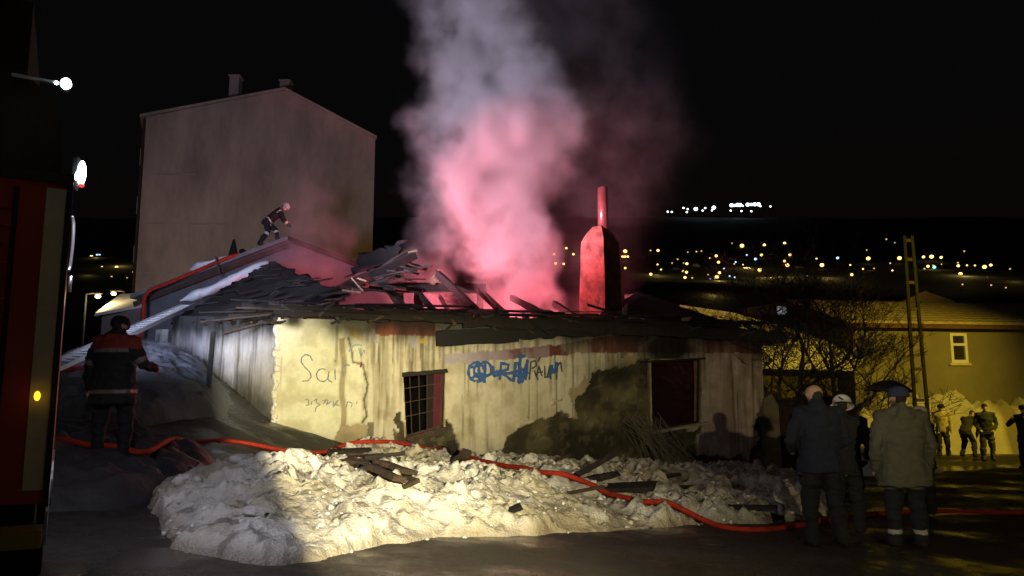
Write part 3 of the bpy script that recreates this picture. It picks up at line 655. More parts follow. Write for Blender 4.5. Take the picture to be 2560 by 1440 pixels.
def snow_strip(name, pts, wd, label=None, par=None, n=60, th=.16, seed=3):
    vs, fs = [], []; K = 8; pts = [Vector(p) for p in pts]
    L_ = [0]
    for i in range(1, len(pts)): L_.append(L_[-1] + (pts[i]-pts[i-1]).length)
    for i in range(n+1):
        l = L_[-1]*i/n; j = max(q for q in range(len(pts)-1) if L_[q] <= l + 1e-9); t = (l - L_[j])/(L_[j+1]-L_[j]); p = pts[j].lerp(pts[j+1], min(t, 1)); d_ = (pts[j+1]-pts[j]).normalized()
        x = Vector((d_.y, -d_.x, 0)).normalized(); ww = wd*(.35 + 1.1*float(vnoise(np.array(l*1.9), np.array(seed*3.1), 0, seed)))*min(1, 4*i/n + .15, 4*(n-i)/n + .15)
        for k in range(K):
            a = 2*math.pi*k/K; e = .75 + .5*float(vnoise(np.array(l*4.0+k), np.array(k*1.7), 0, seed+1))
            vs.append(p + x*math.cos(a)*ww*e + Vector((0,0,1))*(math.sin(a)*th*e*min(1, ww/wd*1.4)))
    for i in range(n):
        for k in range(K): fs.append((i*K+k, i*K+(k+1) % K, (i+1)*K+(k+1) % K, (i+1)*K+k))
    fs += [tuple(range(K-1, -1, -1)), tuple(n*K+k for k in range(K))]
    return meshobj(name, vs, fs, M_roofsnow, par, True)
for i in range(30):                              # slipped boards and battens over the left slope
    a_, b_ = random.random(), random.random(); q0 = CT.lerp(AT, a_).lerp(LR.lerp(P(880, 738, tz(880,1.3)), a_), b_) + Vector((0,0,.06 + random.uniform(0,.05)))
    d_ = (Vector((-SD.x, -SD.y, 0))*random.uniform(.5,1) + D*random.uniform(-.2,.5)).normalized()*random.uniform(.3,.9); mb = MB(); mb.beam(q0 - d_*.5, q0 + d_*.5 + Vector((0,0,random.uniform(-.03,.08))), random.uniform(.05,.13), .03, random.uniform(-.3,.3), 3, .3); mb.build('plank', random.choice((M_char, M_tile, M_charl)), house)
o = snow_strip('snow_patch', [P(450,752,23.3), P(520,728,23.5), P(600,690,23.8), P(672,656,24.0)], .36, par=None); tag(o, 'bluish strip of snow lying along the edge of the sooty roof slope', 'snow', kind='stuff')
# right end of the roof still standing
RP = P(1596, 726, tz(1600,3.6)); RE = P(1942, 852, tz(1935,.1)); RE2 = B2 + D*.4 + Vector((0,0,3.3))
mb = MB(); EL = P(1500, 795, tz(1500,.2))
r2 = sheet('roof_slope', [P(1490,792,tz(1490,.6)), RE, RE - NF*.3 + Vector((0,0,.05)), RP], M_tile, .10, n=14, rough_=.06, seed=8); r2['label'] = 'blackened right end of the roof'
sheet('roof_slope', [RE, RE2, RP + Q*1.0, RP + Vector((0,0,-.02))], M_tile, .10, n=10, rough_=.05, seed=9)
for i in range(22):
    k = random.random(); a = P(1500, 800, tz(1500,-.1)).lerp(RE, k) + Vector((0,0,random.uniform(-.02,.12))); mb = MB()
    mb.beam(a, a + D*random.uniform(.3,1.0) + Vector((0,0,random.uniform(-.05,.05))), .12, .04, random.uniform(-.3,.3), 3, .25); mb.build('plank', M_char if i % 4 else M_charl, house)
sheet('torn_roof_sheet', [P(872,690,22.5), P(905,636,22.8), P(1012,596,23.0), P(985,652,22.6)], M_black, .04, n=8, rough_=.12, seed=15)
for u, v, du, dv, t in ((1561,776,10,18,.7),(1715,797,20,6,.1),(1838,801,10,6,.1),(1590,797,40,3,-.1)):   # flakes of sheet metal facing the truck
    mb = MB(); c_ = P(u, v, tz(u, t)); e = Vector((.55,-.83,0)); x = Vector((.83,.55,0)); k = du*.0095
    pts = [c_ - x*k + Vector((0,0,-dv*.0095)), c_ + x*k*.3 + Vector((0,0,-dv*.009)), c_ + x*k + Vector((0,0,dv*.0095)), c_ - x*k*.7 + Vector((0,0,dv*.003))]
    mb.add(pts + [p + e*.03 for p in pts], [(0,1,2,3),(7,6,5,4),(0,4,5,1),(1,5,6,2),(2,6,7,3),(3,7,4,0)]); mb.build('torn_sheet', mat('torn_sheet_metal', (.5,.4,.36), .6, .2, var=.4), house)
# chimney with metal flue
cb = P(1503, 800, tz(1503,1.7)); tc_ = tz(1503,1.7)
def ring(vw, zc, hw, yaw=R(49)):
    return [Vector((cb.x + hw*1.0*math.cos(yaw + a)*1.414, cb.y + hw*1.414*math.sin(yaw + a), zc)) for a in (R(225), R(315), R(45), R(135))]
zc = lambda v: CAM_Z + tc_*(SP + CP*(720 - v)/F_PX)
lv = [(830,.40),(795,.40),(700,.385),(640,.365),(600,.35),(578,.25),(560,.13)]
mb = MB(); vs, fs = [], []
NSUB = 10
rows = []
for i in range(len(lv)-1):
    for k in range(4 if i < 4 else 2): t = k/(4 if i < 4 else 2); rows.append((lv[i][0]*(1-t)+lv[i+1][0]*t, lv[i][1]*(1-t)+lv[i+1][1]*t))
rows.append(lv[-1])
for v_, hw in rows:
    r_ = ring(0, zc(v_), hw)
    for k in range(4):
        for q in range(5):
            p = r_[k].lerp(r_[(k+1) % 4], q/5); e = .018*(float(fbm(np.array(p.x*5 + p.y*4), np.array(p.z*4), 0, 3, 120+k)) - .5)*2
            vs.append(cb.lerp(cb, 0)*0 + Vector((cb.x, cb.y, p.z)) + (p - Vector((cb.x, cb.y, p.z)))*(1 + e*2))
n = 20
for i in range(len(rows)-1):
    for k in range(n): fs.append((i*n+k, i*n+(k+1) % n, (i+1)*n+(k+1) % n, (i+1)*n+k))
fs.append(tuple((len(rows)-1)*n+k for k in range(n)))
ch = meshobj('chimney', vs, fs, M_chim, house, False); ch['label'] = 'tapering rendered chimney stack stained by smoke'
mb = MB(); px = P(1511, 560, tc_); mb.tube([Vector((cb.x+.08, cb.y, zc(575))), Vector((cb.x+.09, cb.y, zc(457)))], .135, 18); mb.tube([Vector((cb.x+.08, cb.y, zc(566))), Vector((cb.x+.08, cb.y, zc(560)))], .16, 18)
mb.build('flue_pipe', M_pipe, ch, True)
# leaning pole against the side wall
mb = MB(); g0 = on_ground(513, 1076); mb.tube([P(513,1076,15.0), P(522,960,15.9), P(533,832,17.0)], .055, 8)
o = mb.build('leaning_pole', mat('dark_pole', (.05,.05,.045), .7, var=.4)); tag(o, 'dark slim pole leaning against the side wall of the burnt house', 'pole')
mb = MB(); p = P(402,848,21.9); mb.box((-.22,-.06,-.26),(.22,.1,.26), lambda q: p + NS*-q.y + SD*q.x*1 + Vector((0,0,q.z))); o = mb.build('meter_box', mat('grey_box', (.5,.5,.48), .6, var=.4)); 
mb = MB(); mb.box((-.13,-.075,-.16),(.13,-.055,.14), lambda q: p + NS*-q.y + SD*q.x + Vector((0,0,q.z))); mb.build('cover', mat('grey_cover', (.24,.25,.25), .6), o)
tag(o, 'pale square meter box on the wall behind the rubble', 'box')

# ------------------------------------------------------------------ dark yard beside the house
fence = thing('board_fence', 'dark wooden board fence beside the right corner of the burnt house', 'fence', B + D*.6)
M_fence = mat('dark_red_boards', (.06,.03,.026), .85, var=.5, scale=5)
for i in range(15):
    p0 = B + D*(.35 + i*.17) + Q*.1; g = float(ground_z(p0.x, p0.y)); mb = MB(); hh = 2.0 + random.uniform(-.12,.12)
    mb.box((-.078,-.02,g-.1),(.078,.02,g+hh), lambda q: Vector((p0.x, p0.y, 0)) + D*q.x + Q*q.y + Vector((0,0,q.z))); mb.build('board', M_fence, fence)
for h in (.5, 1.6):
    mb = MB(); a = B + D*.3 + Q*.16; mb.beam(a + Vector((0,0,h-.4)), a + D*2.6 + Vector((0,0,h-.45)), .06, .09); mb.build('rail', M_fence, fence)
mb = MB(); mb.add([B + NF*.1 + D*x + Q*y + Vector((0,0,z)) for x, y, z in ((-.05,0,-1),(.42,.0,-1),(.36,0,1.45),(.18,0,1.75),(-.05,0,1.62),(-.05,.5,-1),(.42,.5,-1),(.36,.5,1.45),(.18,.5,1.75),(-.05,.5,1.62))], [(0,1,2,3,4),(9,8,7,6,5),(0,5,6,1),(1,6,7,2),(2,7,8,3),(3,8,9,4),(4,9,5,0)])
mb.build('buttress', mat('mud_buttress', (.26,.21,.12), .9, var=.6, scale=3, bump=.6), house)
# dry twigs leaning on the wall below the burnt window
tw = MB()
for i in range(60):
    a = wp(random.uniform(1540,1640), random.uniform(1030,1080), .25); b = wp(random.uniform(1600,1760), random.uniform(1150,1215), random.uniform(.4,.8)); tw.tube([a, a.lerp(b,.5)+Vector((0,0,random.uniform(-.05,.1))), b], .006, 3)
o = tw.build('dry_twigs', mat('dry_twigs', (.2,.17,.13), .9)); tag(o, 'tangle of thin dry twigs leaning below the burnt window', 'twigs', kind='stuff')

def heap_h(X, Y, poly, amp, soft, seed):
    X = np.asarray(X, float); Y = np.asarray(Y, float)
    qx, qy = X + .5*(fbm(X*1.1, Y*1.1, 0, 3, seed+20) - .5), Y + .5*(fbm(X*1.1, Y*1.1, 5, 3, seed+21) - .5)
    ins = inpoly(qx, qy, poly); d = np.where(ins, dist_poly(qx, qy, poly), 0); kk = sm(0, .3, d)
    return np.where(ins, amp*(1-np.exp(-d/soft))*(1+.9*(billow(X*.8, Y*.8, 4, seed)-.55)) + (.10*(billow(X*2.2, Y*2.2, 3, seed+3)-.6) + min(.1, amp*.4)*lumps(X*1.7, Y*1.7, seed+7) + min(.06, amp*.25)*lumps(X*4.2, Y*4.2, seed+8) + min(.16, amp*.5)*(np.abs(2*fbm(X*3.3, Y*3.3, 1, 3, seed+9)-1)-.2))*kk, -.06)
MOUND = [(-7.2,7.6),(-5.8,7.2),(-4.1,8.6),(-3.75,10.2),(-4.3,12.2),(-6.2,13),(-7.8,11)]
pl = P(272, 1150, 9.85); MOUND_A = max(.1, (pl.z - float(ground_z(pl.x, pl.y)))*1.02)
# ------------------------------------------------------------------ debris, hose, ladder
def debris(u, v, ln, wd, th, yaw, tilt, m, label, lift=.05):
    p = on_surf(u, v); z = float(surfine(p.x, p.y)) + lift; d_ = Vector((math.cos(R(yaw))*math.cos(R(tilt)), math.sin(R(yaw))*math.cos(R(tilt)), math.sin(R(tilt))))
    mb = MB(); c_ = Vector((p.x, p.y, z)); mb.beam(c_ - d_*ln/2, c_ + d_*ln/2, wd, th, random.uniform(-.3,.3), 6, .16)
    return tag(mb.build('charred_board', m), label, 'board', 'charred boards thrown on the snow')
LBL = 'charred broken board lying in the pile on the snow heap'
for u, v, ln, wd, th, yaw, ti, m, lf in ((890,1172,.85,.20,.05,8,4,M_charl,.05),(930,1168,.75,.16,.05,-6,-3,M_charl,.10),(960,1180,.5,.12,.05,20,6,M_char,.09),(905,1186,.5,.16,.05,-25,-6,M_charl,.06),(985,1215,.6,.20,.05,-48,-8,M_charl,.06),(960,1225,.7,.16,.06,-52,-8,M_charl,.05),(940,1190,.6,.15,.05,40,4,M_char,.05),(1000,1230,.45,.22,.05,-50,-6,M_charl,.08),(870,1160,.7,.14,.05,-14,3,M_char,.08),(800,1150,1.2,.15,.06,4,2,M_char,.06),(760,1155,.8,.14,.06,-10,2,M_char,.05)):
    debris(u, v, ln, wd, th, yaw, ti, m, LBL, lf)
L2 = 'burnt plank fragment sticking out of the snow beside the red hose'
LB2 = ['burnt board tilted up against the red hose below the barred window', 'short charred board standing steeply behind the tilted board at the hose', 'small burnt board wedged under the tilted board at the hose',
       'broad black slab of burnt wood standing up out of the snow behind the hose', 'black burnt slab lying flat under the broad upright slab', 'wide flat black board touching the hose behind it', 'thin burnt stick lying across the snow under the hose',
       'tiny black scrap of burnt wood alone on the clean snow face', 'long thin charred batten lying on the snow where the hose reaches the road', 'charred beam lying at the wall foot below the burnt window', 'scorched board sloping down from the rubble at the wall foot',
       'short charred board half sunk in snow near the navy jacket man', 'thin scorched batten leaning upright against the exposed rubble wall', 'tiny burnt chip lying beside the hose', 'flat charred board in front of the dry twigs']
for u, v, ln, wd, th, yaw, ti, m, lf in ((1150,1165,.55,.16,.06,60,30,M_charl,.10),(1135,1150,.4,.14,.05,120,40,M_char,.10),(1165,1178,.4,.12,.05,80,20,M_charl,.05),(1488,1200,.7,.36,.08,20,25,M_char,.12),(1500,1215,.5,.28,.08,-30,12,M_char,.06),(1570,1233,.75,.34,.06,-14,3,M_char,.06),(1452,1240,.75,.05,.04,28,6,M_charl,.07),(1286,1300,.16,.10,.05,10,20,M_black,.02),(1830,1285,1.2,.07,.05,-24,2,M_char,.05),(1640,1190,.9,.12,.07,-10,8,M_char,.08),(1395,1165,.6,.16,.06,-32,18,M_charl,.08),(1960,1240,.5,.16,.06,-8,5,M_char,.04),(1550,1140,1.1,.07,.05,-70,50,M_charl,.25),(1210,1170,.2,.1,.05,10,20,M_char,.03),(1720,1205,.8,.18,.06,6,4,M_char,.05)):
    debris(u, v, ln, wd, th, yaw, ti, m, LB2.pop(0), lf)
def smooth_path(pts, n=10):
    out = []
    q = [pts[0]] + list(pts) + [pts[-1]]
    for i in range(1, len(q)-2):
        for k in range(n):
            t = k/n; a, b, c_, d_ = q[i-1], q[i], q[i+1], q[i+2]
            out.append(.5*((2*b) + (c_-a)*t + (2*a-5*b+4*c_-d_)*t*t + (3*b-a-3*c_+d_)*t**3))
    out.append(q[-2]); return out
def hose(name, px, r, label, fixed=None):
    q = [Vector((u, v, 0)) for u, v in px]; q = smooth_path(q, 12); ts = []
    for w_ in q:
        p = on_surf(w_.x, w_.y); ts.append(p.y*CP + (p.z - CAM_Z)*SP)
    ts = [9.9 if w_.x < 420 else t for w_, t in zip(q, ts)]
    for _ in range(30): ts = [ts[0]] + [(ts[i-1] + 2*ts[i] + ts[i+1])/4 for i in range(1, len(ts)-1)] + [ts[-1]]
    pts = [P(w_.x, w_.y, t) for w_, t in zip(q, ts)]
    zz = [max(p.z, max(float(surfine(p.x, p.y + e_)) for e_ in (0,-.04,.04,-.09)) + r*.7, float(ground_z(p.x, p.y) + heap_h(np.array(p.x), np.array(p.y), MOUND, MOUND_A, .55, 77)) + r*.5) for p in pts]
    zz = [max(zz[max(0, i-2):i+3]) for i in range(len(zz))]
    for _ in range(16): zz = [zz[0]] + [(zz[i-1] + 2*zz[i] + zz[i+1])/4 for i in range(1, len(zz)-1)] + [zz[-1]]
    mb = MB(); mb.tube([Vector((p.x, p.y, z)) for p, z in zip(pts, zz)], [r*(1 + .12*(float(vnoise(np.array(i*.31), np.array(2.), 0, 3)) - .5)) for i in range(len(pts))], 10); return tag(mb.build(name, M_hose, smooth=True), label, 'hose')
hose('fire_hose', [(120,1118),(200,1135),(300,1145),(400,1132),(480,1113),(540,1106),(600,1112),(680,1128),(760,1138),(850,1137),(970,1133),(1050,1134),(1110,1140),(1200,1166),(1290,1192),(1380,1212),(1480,1233),(1560,1254),(1640,1278),(1740,1306),(1830,1328),(1920,1331),(2010,1318),(2100,1300),(2220,1288),(2400,1282),(2620,1290)], .036, 'thick red fire hose running over the snow from truck to the road')
# hose climbing the wall of the house behind
mb = MB(); mb.tube(smooth_path([P(352,842,25.6), P(358,800,25.6), P(366,735,25.8), P(420,708,26.2), P(490,678,26.5), P(560,648,26.6), P(600,634,26.8)], 8), .06, 8)
tag(mb.build('fire_hose', M_hose, smooth=True), 'red hose hanging from the roof edge of the house behind', 'hose')
mb = MB(); mb.tube(smooth_path([P(150,925,14.5), P(240,922,15.5), P(330,930,17)], 6), .05, 8); tag(mb.build('fire_hose', M_hose, smooth=True), 'red hose lying on the ground beyond the man in the striped jacket', 'hose')
# ladder
lad = thing('ladder', 'aluminium ladder propped from the ground onto the eaves of the burnt house', 'ladder', on_ground(150, 930))
la, lb = P(110, 928, 13.2), P(470, 762, 21.8)
side = Vector((1, .12, 0)).normalized()
for sg in (-1, 1):
    mb = MB(); mb.beam(la + side*.17*sg, lb + side*.17*sg, .035, .08); mb.build('rail', M_alu, lad)
for i in range(34):
    p = la.lerp(lb, (i+.5)/34); mb = MB(); mb.tube([p - side*.155, p + side*.155], .016, 6); mb.build('rung', M_alu, lad)

# ------------------------------------------------------------------ house behind with gable, tall block, neighbours
M_grey = mat('grey_render', (.11,.12,.14), .85, var=.4, scale=1.5, bump=.4, bscale=12)
back = thing('gable_house', 'taller grey house with snowy roof edge behind the burnt house', 'house', P(360, 900, 28))
gl, gp = P(362, 742, 27.0), P(725, 606, 27.0); gr_ = P(1090, 742, 27.0)
def prism(mb, front, back_off, mi=0):
    n = len(front); vs = front + [p + back_off for p in front]
    mb.add(vs, [tuple(range(n)), tuple(range(2*n-1, n-1, -1))] + [(i, i+n, (i+1) % n + n, (i+1) % n) for i in range(n)], mi)
gz = Vector((gl.x, gl.y, 0)); mb = MB(); prism(mb, [gz, Vector((gr_.x, gr_.y, 0)), gr_, gp, gl], Vector((1.5, 8, 0))); mb.build('wall', M_grey, back)
M_tin = mat('old_roof_sheet', (.20,.21,.22), .6, .2, var=.45, scale=3, bump=.3)
for a, b in ((gl + Vector((-.35,-.3,-.10)), gp + Vector((0,-.3,.03))), (gp + Vector((0,-.3,.03)), gr_ + Vector((.35,-.3,-.10)))):
    mb = MB(); prism(mb, [a, b, b + Vector((0,0,.14)), a + Vector((0,0,.14))], Vector((1.6,8.6,0))); mb.build('roof', M_tin if a.x < gl.x else M_black, back)  # right slope coloured black so firelight on it does not show
mb = MB(); mb.beam(gl + Vector((-.2,-.34,-.30)), gp + Vector((0,-.34,-.17)), .05, .16, seg=10, jit=.1); mb.build('verge_board', M_charl, back)
mb = MB(); mb.beam(P(538,640,26.4), P(552,690,26.4), .05, .05); mb.build('bracket', M_iron, back)
mb = MB(); cc = P(583, 634, 27.6); mb.tube([cc + Vector((0,0,-.3)), cc + Vector((0,0,.02)), cc + Vector((0,0,.5))], [.16,.15,.04], 10); mb.build('roof_cowl', M_black, back)
mb = MB(); mb.ball(P(606,628,27.4), (.12,.12,.09), jit=.15); mb.build('cowl_stub', M_black, back)
o = snow_strip('snow_patch', [P(475,674,26.8), P(500,664,26.8), P(540,655,26.8), P(580,640,26.9)], .18, th=.12, seed=9); tag(o, 'small lump of snow on the roof edge of the house behind', 'snow', kind='stuff')

blk = thing('apartment_block', 'tall windowless gable end of an apartment block looming behind', 'building', P(640, 900, 46))
M_blk = mat('apartment_render', (.62,.46,.42), .9, var=.5, scale=.55, bump=.4, bscale=5, stretch=(1,1,.35))
fr = [P(352,900,45), P(940,900,46), P(938,346,46), P(712,226,45.6), P(366,292,45)]
fr[0].x = fr[4].x; fr[1].x = fr[2].x; fr[0].y = fr[4].y; fr[1].y = fr[2].y; fr[0].z = fr[1].z = -1
mb = MB(); prism(mb, fr, Vector((-5.6, 14, 0))); mb.build('wall', M_blk, blk)
M_bls = mat('block_roof', (.14,.12,.12), .8, var=.3)
for a, b in ((fr[4] + Vector((-.35,-.06,-.02)), fr[3] + Vector((0,-.06,.02))), (fr[3] + Vector((0,-.06,.02)), fr[2] + Vector((.1,-.06,-.03)))):
    mb = MB(); prism(mb, [a, b, b + Vector((0,0,.16)), a + Vector((0,0,.16))], Vector((-5.6,14.4,0))); mb.build('roof', M_blk, blk)
for u, v, hh in ((590,200,1.0),(715,212,.6)):
    p = P(u, v, 48); mb = MB(); mb.box((p.x-.28, p.y-.3, p.z-2.2),(p.x+.28, p.y+.3, p.z+.1)); mb.box((p.x-.34, p.y-.36, p.z+.1),(p.x+.34, p.y+.36, p.z+.2)); mb.build('chimney', M_blk, blk)
for i in range(5):                               # slab edges showing through the render
    z = 2.9 + i*2.8; mb = MB(); a, b = fr[0].copy(), fr[1].copy(); a.z = b.z = z; mb.beam(a + Vector((0,-.006,0)), b + Vector((0,-.006,0)), .03, .10, seg=14, jit=.15); mb.build('slab_edge', mat('slab_render', (.52,.42,.43), .9, var=.4, scale=.8), blk)
for i in range(6):                               # balconies on the receding flank
    z = .8 + i*2.8; b0 = fr[0] + Vector((-.05, .8, 0)); mb = MB(); mb.box((b0.x-.55, b0.y, z),(b0.x, b0.y+3, z+.12)); mb.box((b0.x-.55, b0.y, z+.12),(b0.x-.47, b0.y+3, z+1.0)); mb.build('balcony', M_blk, blk)
mb = MB(); mb.box((fr[0].x-.12, fr[0].y-.12, 0),(fr[0].x-.02, fr[0].y-.02, fr[4].z-.2)); mb.build('drainpipe', M_iron, blk)

# hip-roofed neighbour with snow on its roof, right behind the burnt house
nb = thing('snowy_hip_house', 'low house with snow covered hip roof behind the bare tree', 'house', P(1950, 1000, 27))
M_snroof = mat('yellowed_roof_snow', (.78,.74,.66), .8, var=.15, scale=2, bump=.4, bscale=6)
e1, e2 = P(1640, 902, 26.0), P(2128, 914, 27.6); rg1, rg2 = P(1700, 762, 30.5), P(1836, 782, 31.0); ebk = P(2180, 880, 34)
mb = MB(); th = Vector((0,0,-.18))
mb.add([e1, e2, rg2, rg1, e1+th, e2+th, rg2+th, rg1+th], [(0,1,2,3),(7,6,5,4),(0,4,5,1),(1,5,6,2),(2,6,7,3),(3,7,4,0)]); mb.build('roof', M_snroof, nb)
mb = MB(); mb.add([e2, ebk, rg2, e2+th, ebk+th, rg2+th], [(0,1,2),(5,4,3),(0,3,4,1),(1,4,5,2),(2,5,3,0)]); mb.build('roof', M_snroof, nb)
mb = MB(); wl = [e1 + Vector((.3,.4,-.25)), e2 + Vector((-.35,.4,-.25))]; prism(mb, [Vector((wl[0].x, wl[0].y, -.5)), Vector((wl[1].x, wl[1].y, -.5)), wl[1], wl[0]], Vector((.5,6,0))); mb.build('wall', mat('dark_stone_wall', (.10,.075,.05), .9, var=.5, scale=2, bump=.5), nb)
for k in range(3):                               # barbed wire lines
    mb = MB(); mb.tube([P(1905,862+k*18,23), P(2140,866+k*20,24)], .008, 4); o = mb.build('fence_wire', M_iron); tag(o, 'thin fence wire strung in front of the snow covered hip roof', 'wire', 'fence wires')
# yellow house with tiled roof
yh = thing('tiled_house', 'low plastered house with tiled roof and small white window under the assumed sodium lamp', 'house', P(2350, 1000, 32))
M_ywall = mat('ochre_plaster', (.23,.205,.14), .9, var=.25, scale=.9, bump=.3, bscale=10)
M_ytile = mat('clay_roof_tiles', (.46,.38,.26), .85, var=.4, scale=3, bump=.3)
yl, yr = P(2130, 826, 31.0), P(2760, 822, 32.5); YD = (yr - yl); YD.z = 0; YD.normalize(); YQ = Vector((-YD.y, YD.x, 0)); yz = 4.45; YL = (yr - yl).length
yl.z = yz
def TY(p): return Vector((yl.x, yl.y, 0)) + YD*p.x + YQ*p.y + Vector((0,0,p.z))
wx = (P(2392, 875, 31.6) - yl).dot(YD); wz0, wz1 = 3.10, 4.15; wx0, wx1 = wx - .30, wx + .30
mb = MB()
for lo, hi in (((0,0,-.5),(wx0,.3,yz)),((wx1,0,-.5),(YL,.3,yz)),((wx0,0.002,-.5),(wx1,.3,wz0)),((wx0,0.002,wz1),(wx1,.3,yz))): mb.box(lo, hi, TY)
mb.box((0,.3,-.5),(.3,6,yz), TY); mb.build('wall', M_ywall, yh)
wf = MB()
for lo, hi in (((wx0-.06,-.05,wz0-.06),(wx0+.05,.06,wz1+.06)),((wx1-.05,-.05,wz0-.06),(wx1+.06,.06,wz1+.06)),((wx0+.05,-.048,wz1-.05),(wx1-.05,.058,wz1+.058)),((wx0+.05,-.048,wz0-.058),(wx1-.05,.058,wz0+.06)),((wx0+.05,-.046,wz1-.44),(wx1-.05,.056,wz1-.34))): wf.box(lo, hi, TY)
wf = wf.build('window', mat('white_frame', (.75,.73,.68), .6, var=.1), yh)
M_glass = mat('dark_pane', (.04,.035,.03), .15, var=.2, spec=.6)
for z0, z1 in ((wz0+.06, wz1-.44),(wz1-.34, wz1-.05)):
    mb = MB(); mb.box((wx0+.05,.02,z0),(wx1-.05,.035,z1), TY); mb.build('pane', M_glass, wf)
mb = MB(); mb.box((wx0-.16,-.09,wz0-.16),(wx1+.14,-.004,wz0-.065), TY); mb.build('sill', mat('pale_patch', (.62,.56,.44), .9), wf)
for i in range(9):                               # courses of tiles
    y0, z0 = -.45 + i*.52, yz + .10 + i*.155; mb = MB(); n = 60; vs = []
    for k in range(n+1):
        x = -.5 + (YL+1.5)*k/n; w_ = .035*(k % 2); vs += [TY(Vector((x, y0, z0 + .05 + w_))), TY(Vector((x, y0 + .60, z0 + .20 + w_))), TY(Vector((x, y0, z0 - .03)))]
    fs = []
    for k in range(n): a = 3*k; fs += [(a, a+3, a+4, a+1), (a+2, a+5, a+3, a)]
    mb.add(vs, fs); mb.build('tile_course', M_ytile, yh)
mb = MB(); mb.box((-.5,-.42,yz-.10),(YL+1,-.36,yz+.08), TY); mb.build('fascia', mat('rusty_fascia', (.14,.07,.04), .8, var=.5, scale=4), yh)
mb = MB(); prism(mb, [P(2215,790,37), P(2400,790,37), P(2385,752,37), P(2312,727,37), P(2225,770,37)], Vector((1,6,0))); mb.build('gable', mat('far_gable', (.30,.25,.17), .9, var=.3), yh)
# dark house with one pale window between
dk = thing('dark_house', 'unlit dark house with one faintly lit window behind the snowy roof', 'house', P(1980, 900, 40))
mb = MB(); a = P(1860, 770, 40); b = P(2200, 770, 41); prism(mb, [Vector((a.x,a.y,-.5)), Vector((b.x,b.y,-.5)), b, a.lerp(b,.5) + Vector((0,0,.5)), a], Vector((0,7,0))); mb.build('wall', mat('dark_wall', (.03,.028,.03), .9), dk)
M_lit = mat('lit_window', (.2,.22,.25), .5, emit=(.55,.6,.75), estr=.35, sample=False)
for k in (0, 1):
    p = P(1948 + k*11, 776, 39.9); mb = MB(); hw = .11; mb.box((p.x-hw, p.y-.06, p.z-.2),(p.x+hw, p.y, p.z+.2)); mb.build('pane', M_lit, dk)

# snow bank before the tiled house and by the far people
def heap(name, poly, amp, label, step=.14, seed=1, soft=.6, m=M_snow, colr=(.78,.76,.70)):
    x0, x1 = min(p[0] for p in poly), max(p[0] for p in poly); y0, y1 = min(p[1] for p in poly), max(p[1] for p in poly)
    X, Y = np.meshgrid(np.arange(x0-.4, x1+.4, step), np.arange(y0-.4, y1+.4, step), indexing='ij')
    h = heap_h(X, Y, poly, amp, soft, seed)
    keep = (h[:-1,:-1] > -.05) | (h[1:,1:] > -.05) | (h[1:,:-1] > -.05) | (h[:-1,1:] > -.05)
    k = sm(.5, .7, fbm(X*.9, Y*.9, 0, 4, seed+5))[..., None]; c = np.array(colr)*(1-k) + np.array(colr)*np.array([.45,.42,.38])*k
    f = grid_faces(X.shape[0], X.shape[1], keep)
    return tag(meshobj(name, np.stack([X, Y, ground_z(X, Y) + h], -1).reshape(-1, 3), f, m, smooth=True, col=c.reshape(-1, 3)), label, 'snow', kind='structure')
heap('snow_bank', [(11.6,27.2),(14,28.0),(20,28.6),(26,29),(26,32),(11,31.2)], 2.0, 'tall snow bank piled along the wall of the tiled house', seed=31, soft=.9, step=.1, colr=(.42,.40,.36))
heap('snow_bank', [(7.2,20.2),(9.5,19.6),(11.2,21),(11.6,22.5),(9.5,25),(7.5,24.5)], .42, 'low trampled snow ridge between the two groups of bystanders', seed=41, soft=.5)
heap('snow_bank', [(-15.5,24),(-10.4,23),(-9.6,25.5),(-12.4,29),(-16,29)], 1.1, 'bright snow heap under the street lamp beside the house behind', seed=53, soft=.8, step=.1, colr=(.85,.83,.78))
heap('snow_bank', [(-8.8,13),(-6.4,12.8),(-5.5,14.8),(-5.9,17.0),(-7.2,18.8),(-9.6,19.4),(-10.4,16)], .28, 'grey rubble and dirty snow heaped against the side wall', seed=59, soft=.35, step=.05, colr=(.20,.215,.25))
# shed roof with snow, lit by the lamp
sh = thing('snowy_shed', 'small shed with snow on its roof beside the house behind', 'shed', P(300, 850, 33))
mb = MB(); a, b = P(255, 792, 32), P(352, 770, 32); prism(mb, [Vector((a.x,a.y,0)), Vector((b.x,b.y,0)), b, a], Vector((0,3,0))); mb.build('wall', mat('shed_wall', (.25,.22,.2), .9, var=.3), sh)
mb = MB(); c1, c2 = P(300, 742, 35), P(362, 738, 35); mb.add([a + Vector((-.2,-.2,0)), b + Vector((.2,-.2,0)), c2, c1] + [q + Vector((0,0,.12)) for q in (a + Vector((-.2,-.2,0)), b + Vector((.2,-.2,0)), c2, c1)], [(3,2,1,0),(4,5,6,7),(0,1,5,4),(1,2,6,5),(2,3,7,6),(3,0,4,7)]); mb.build('roof', M_snroof, sh)

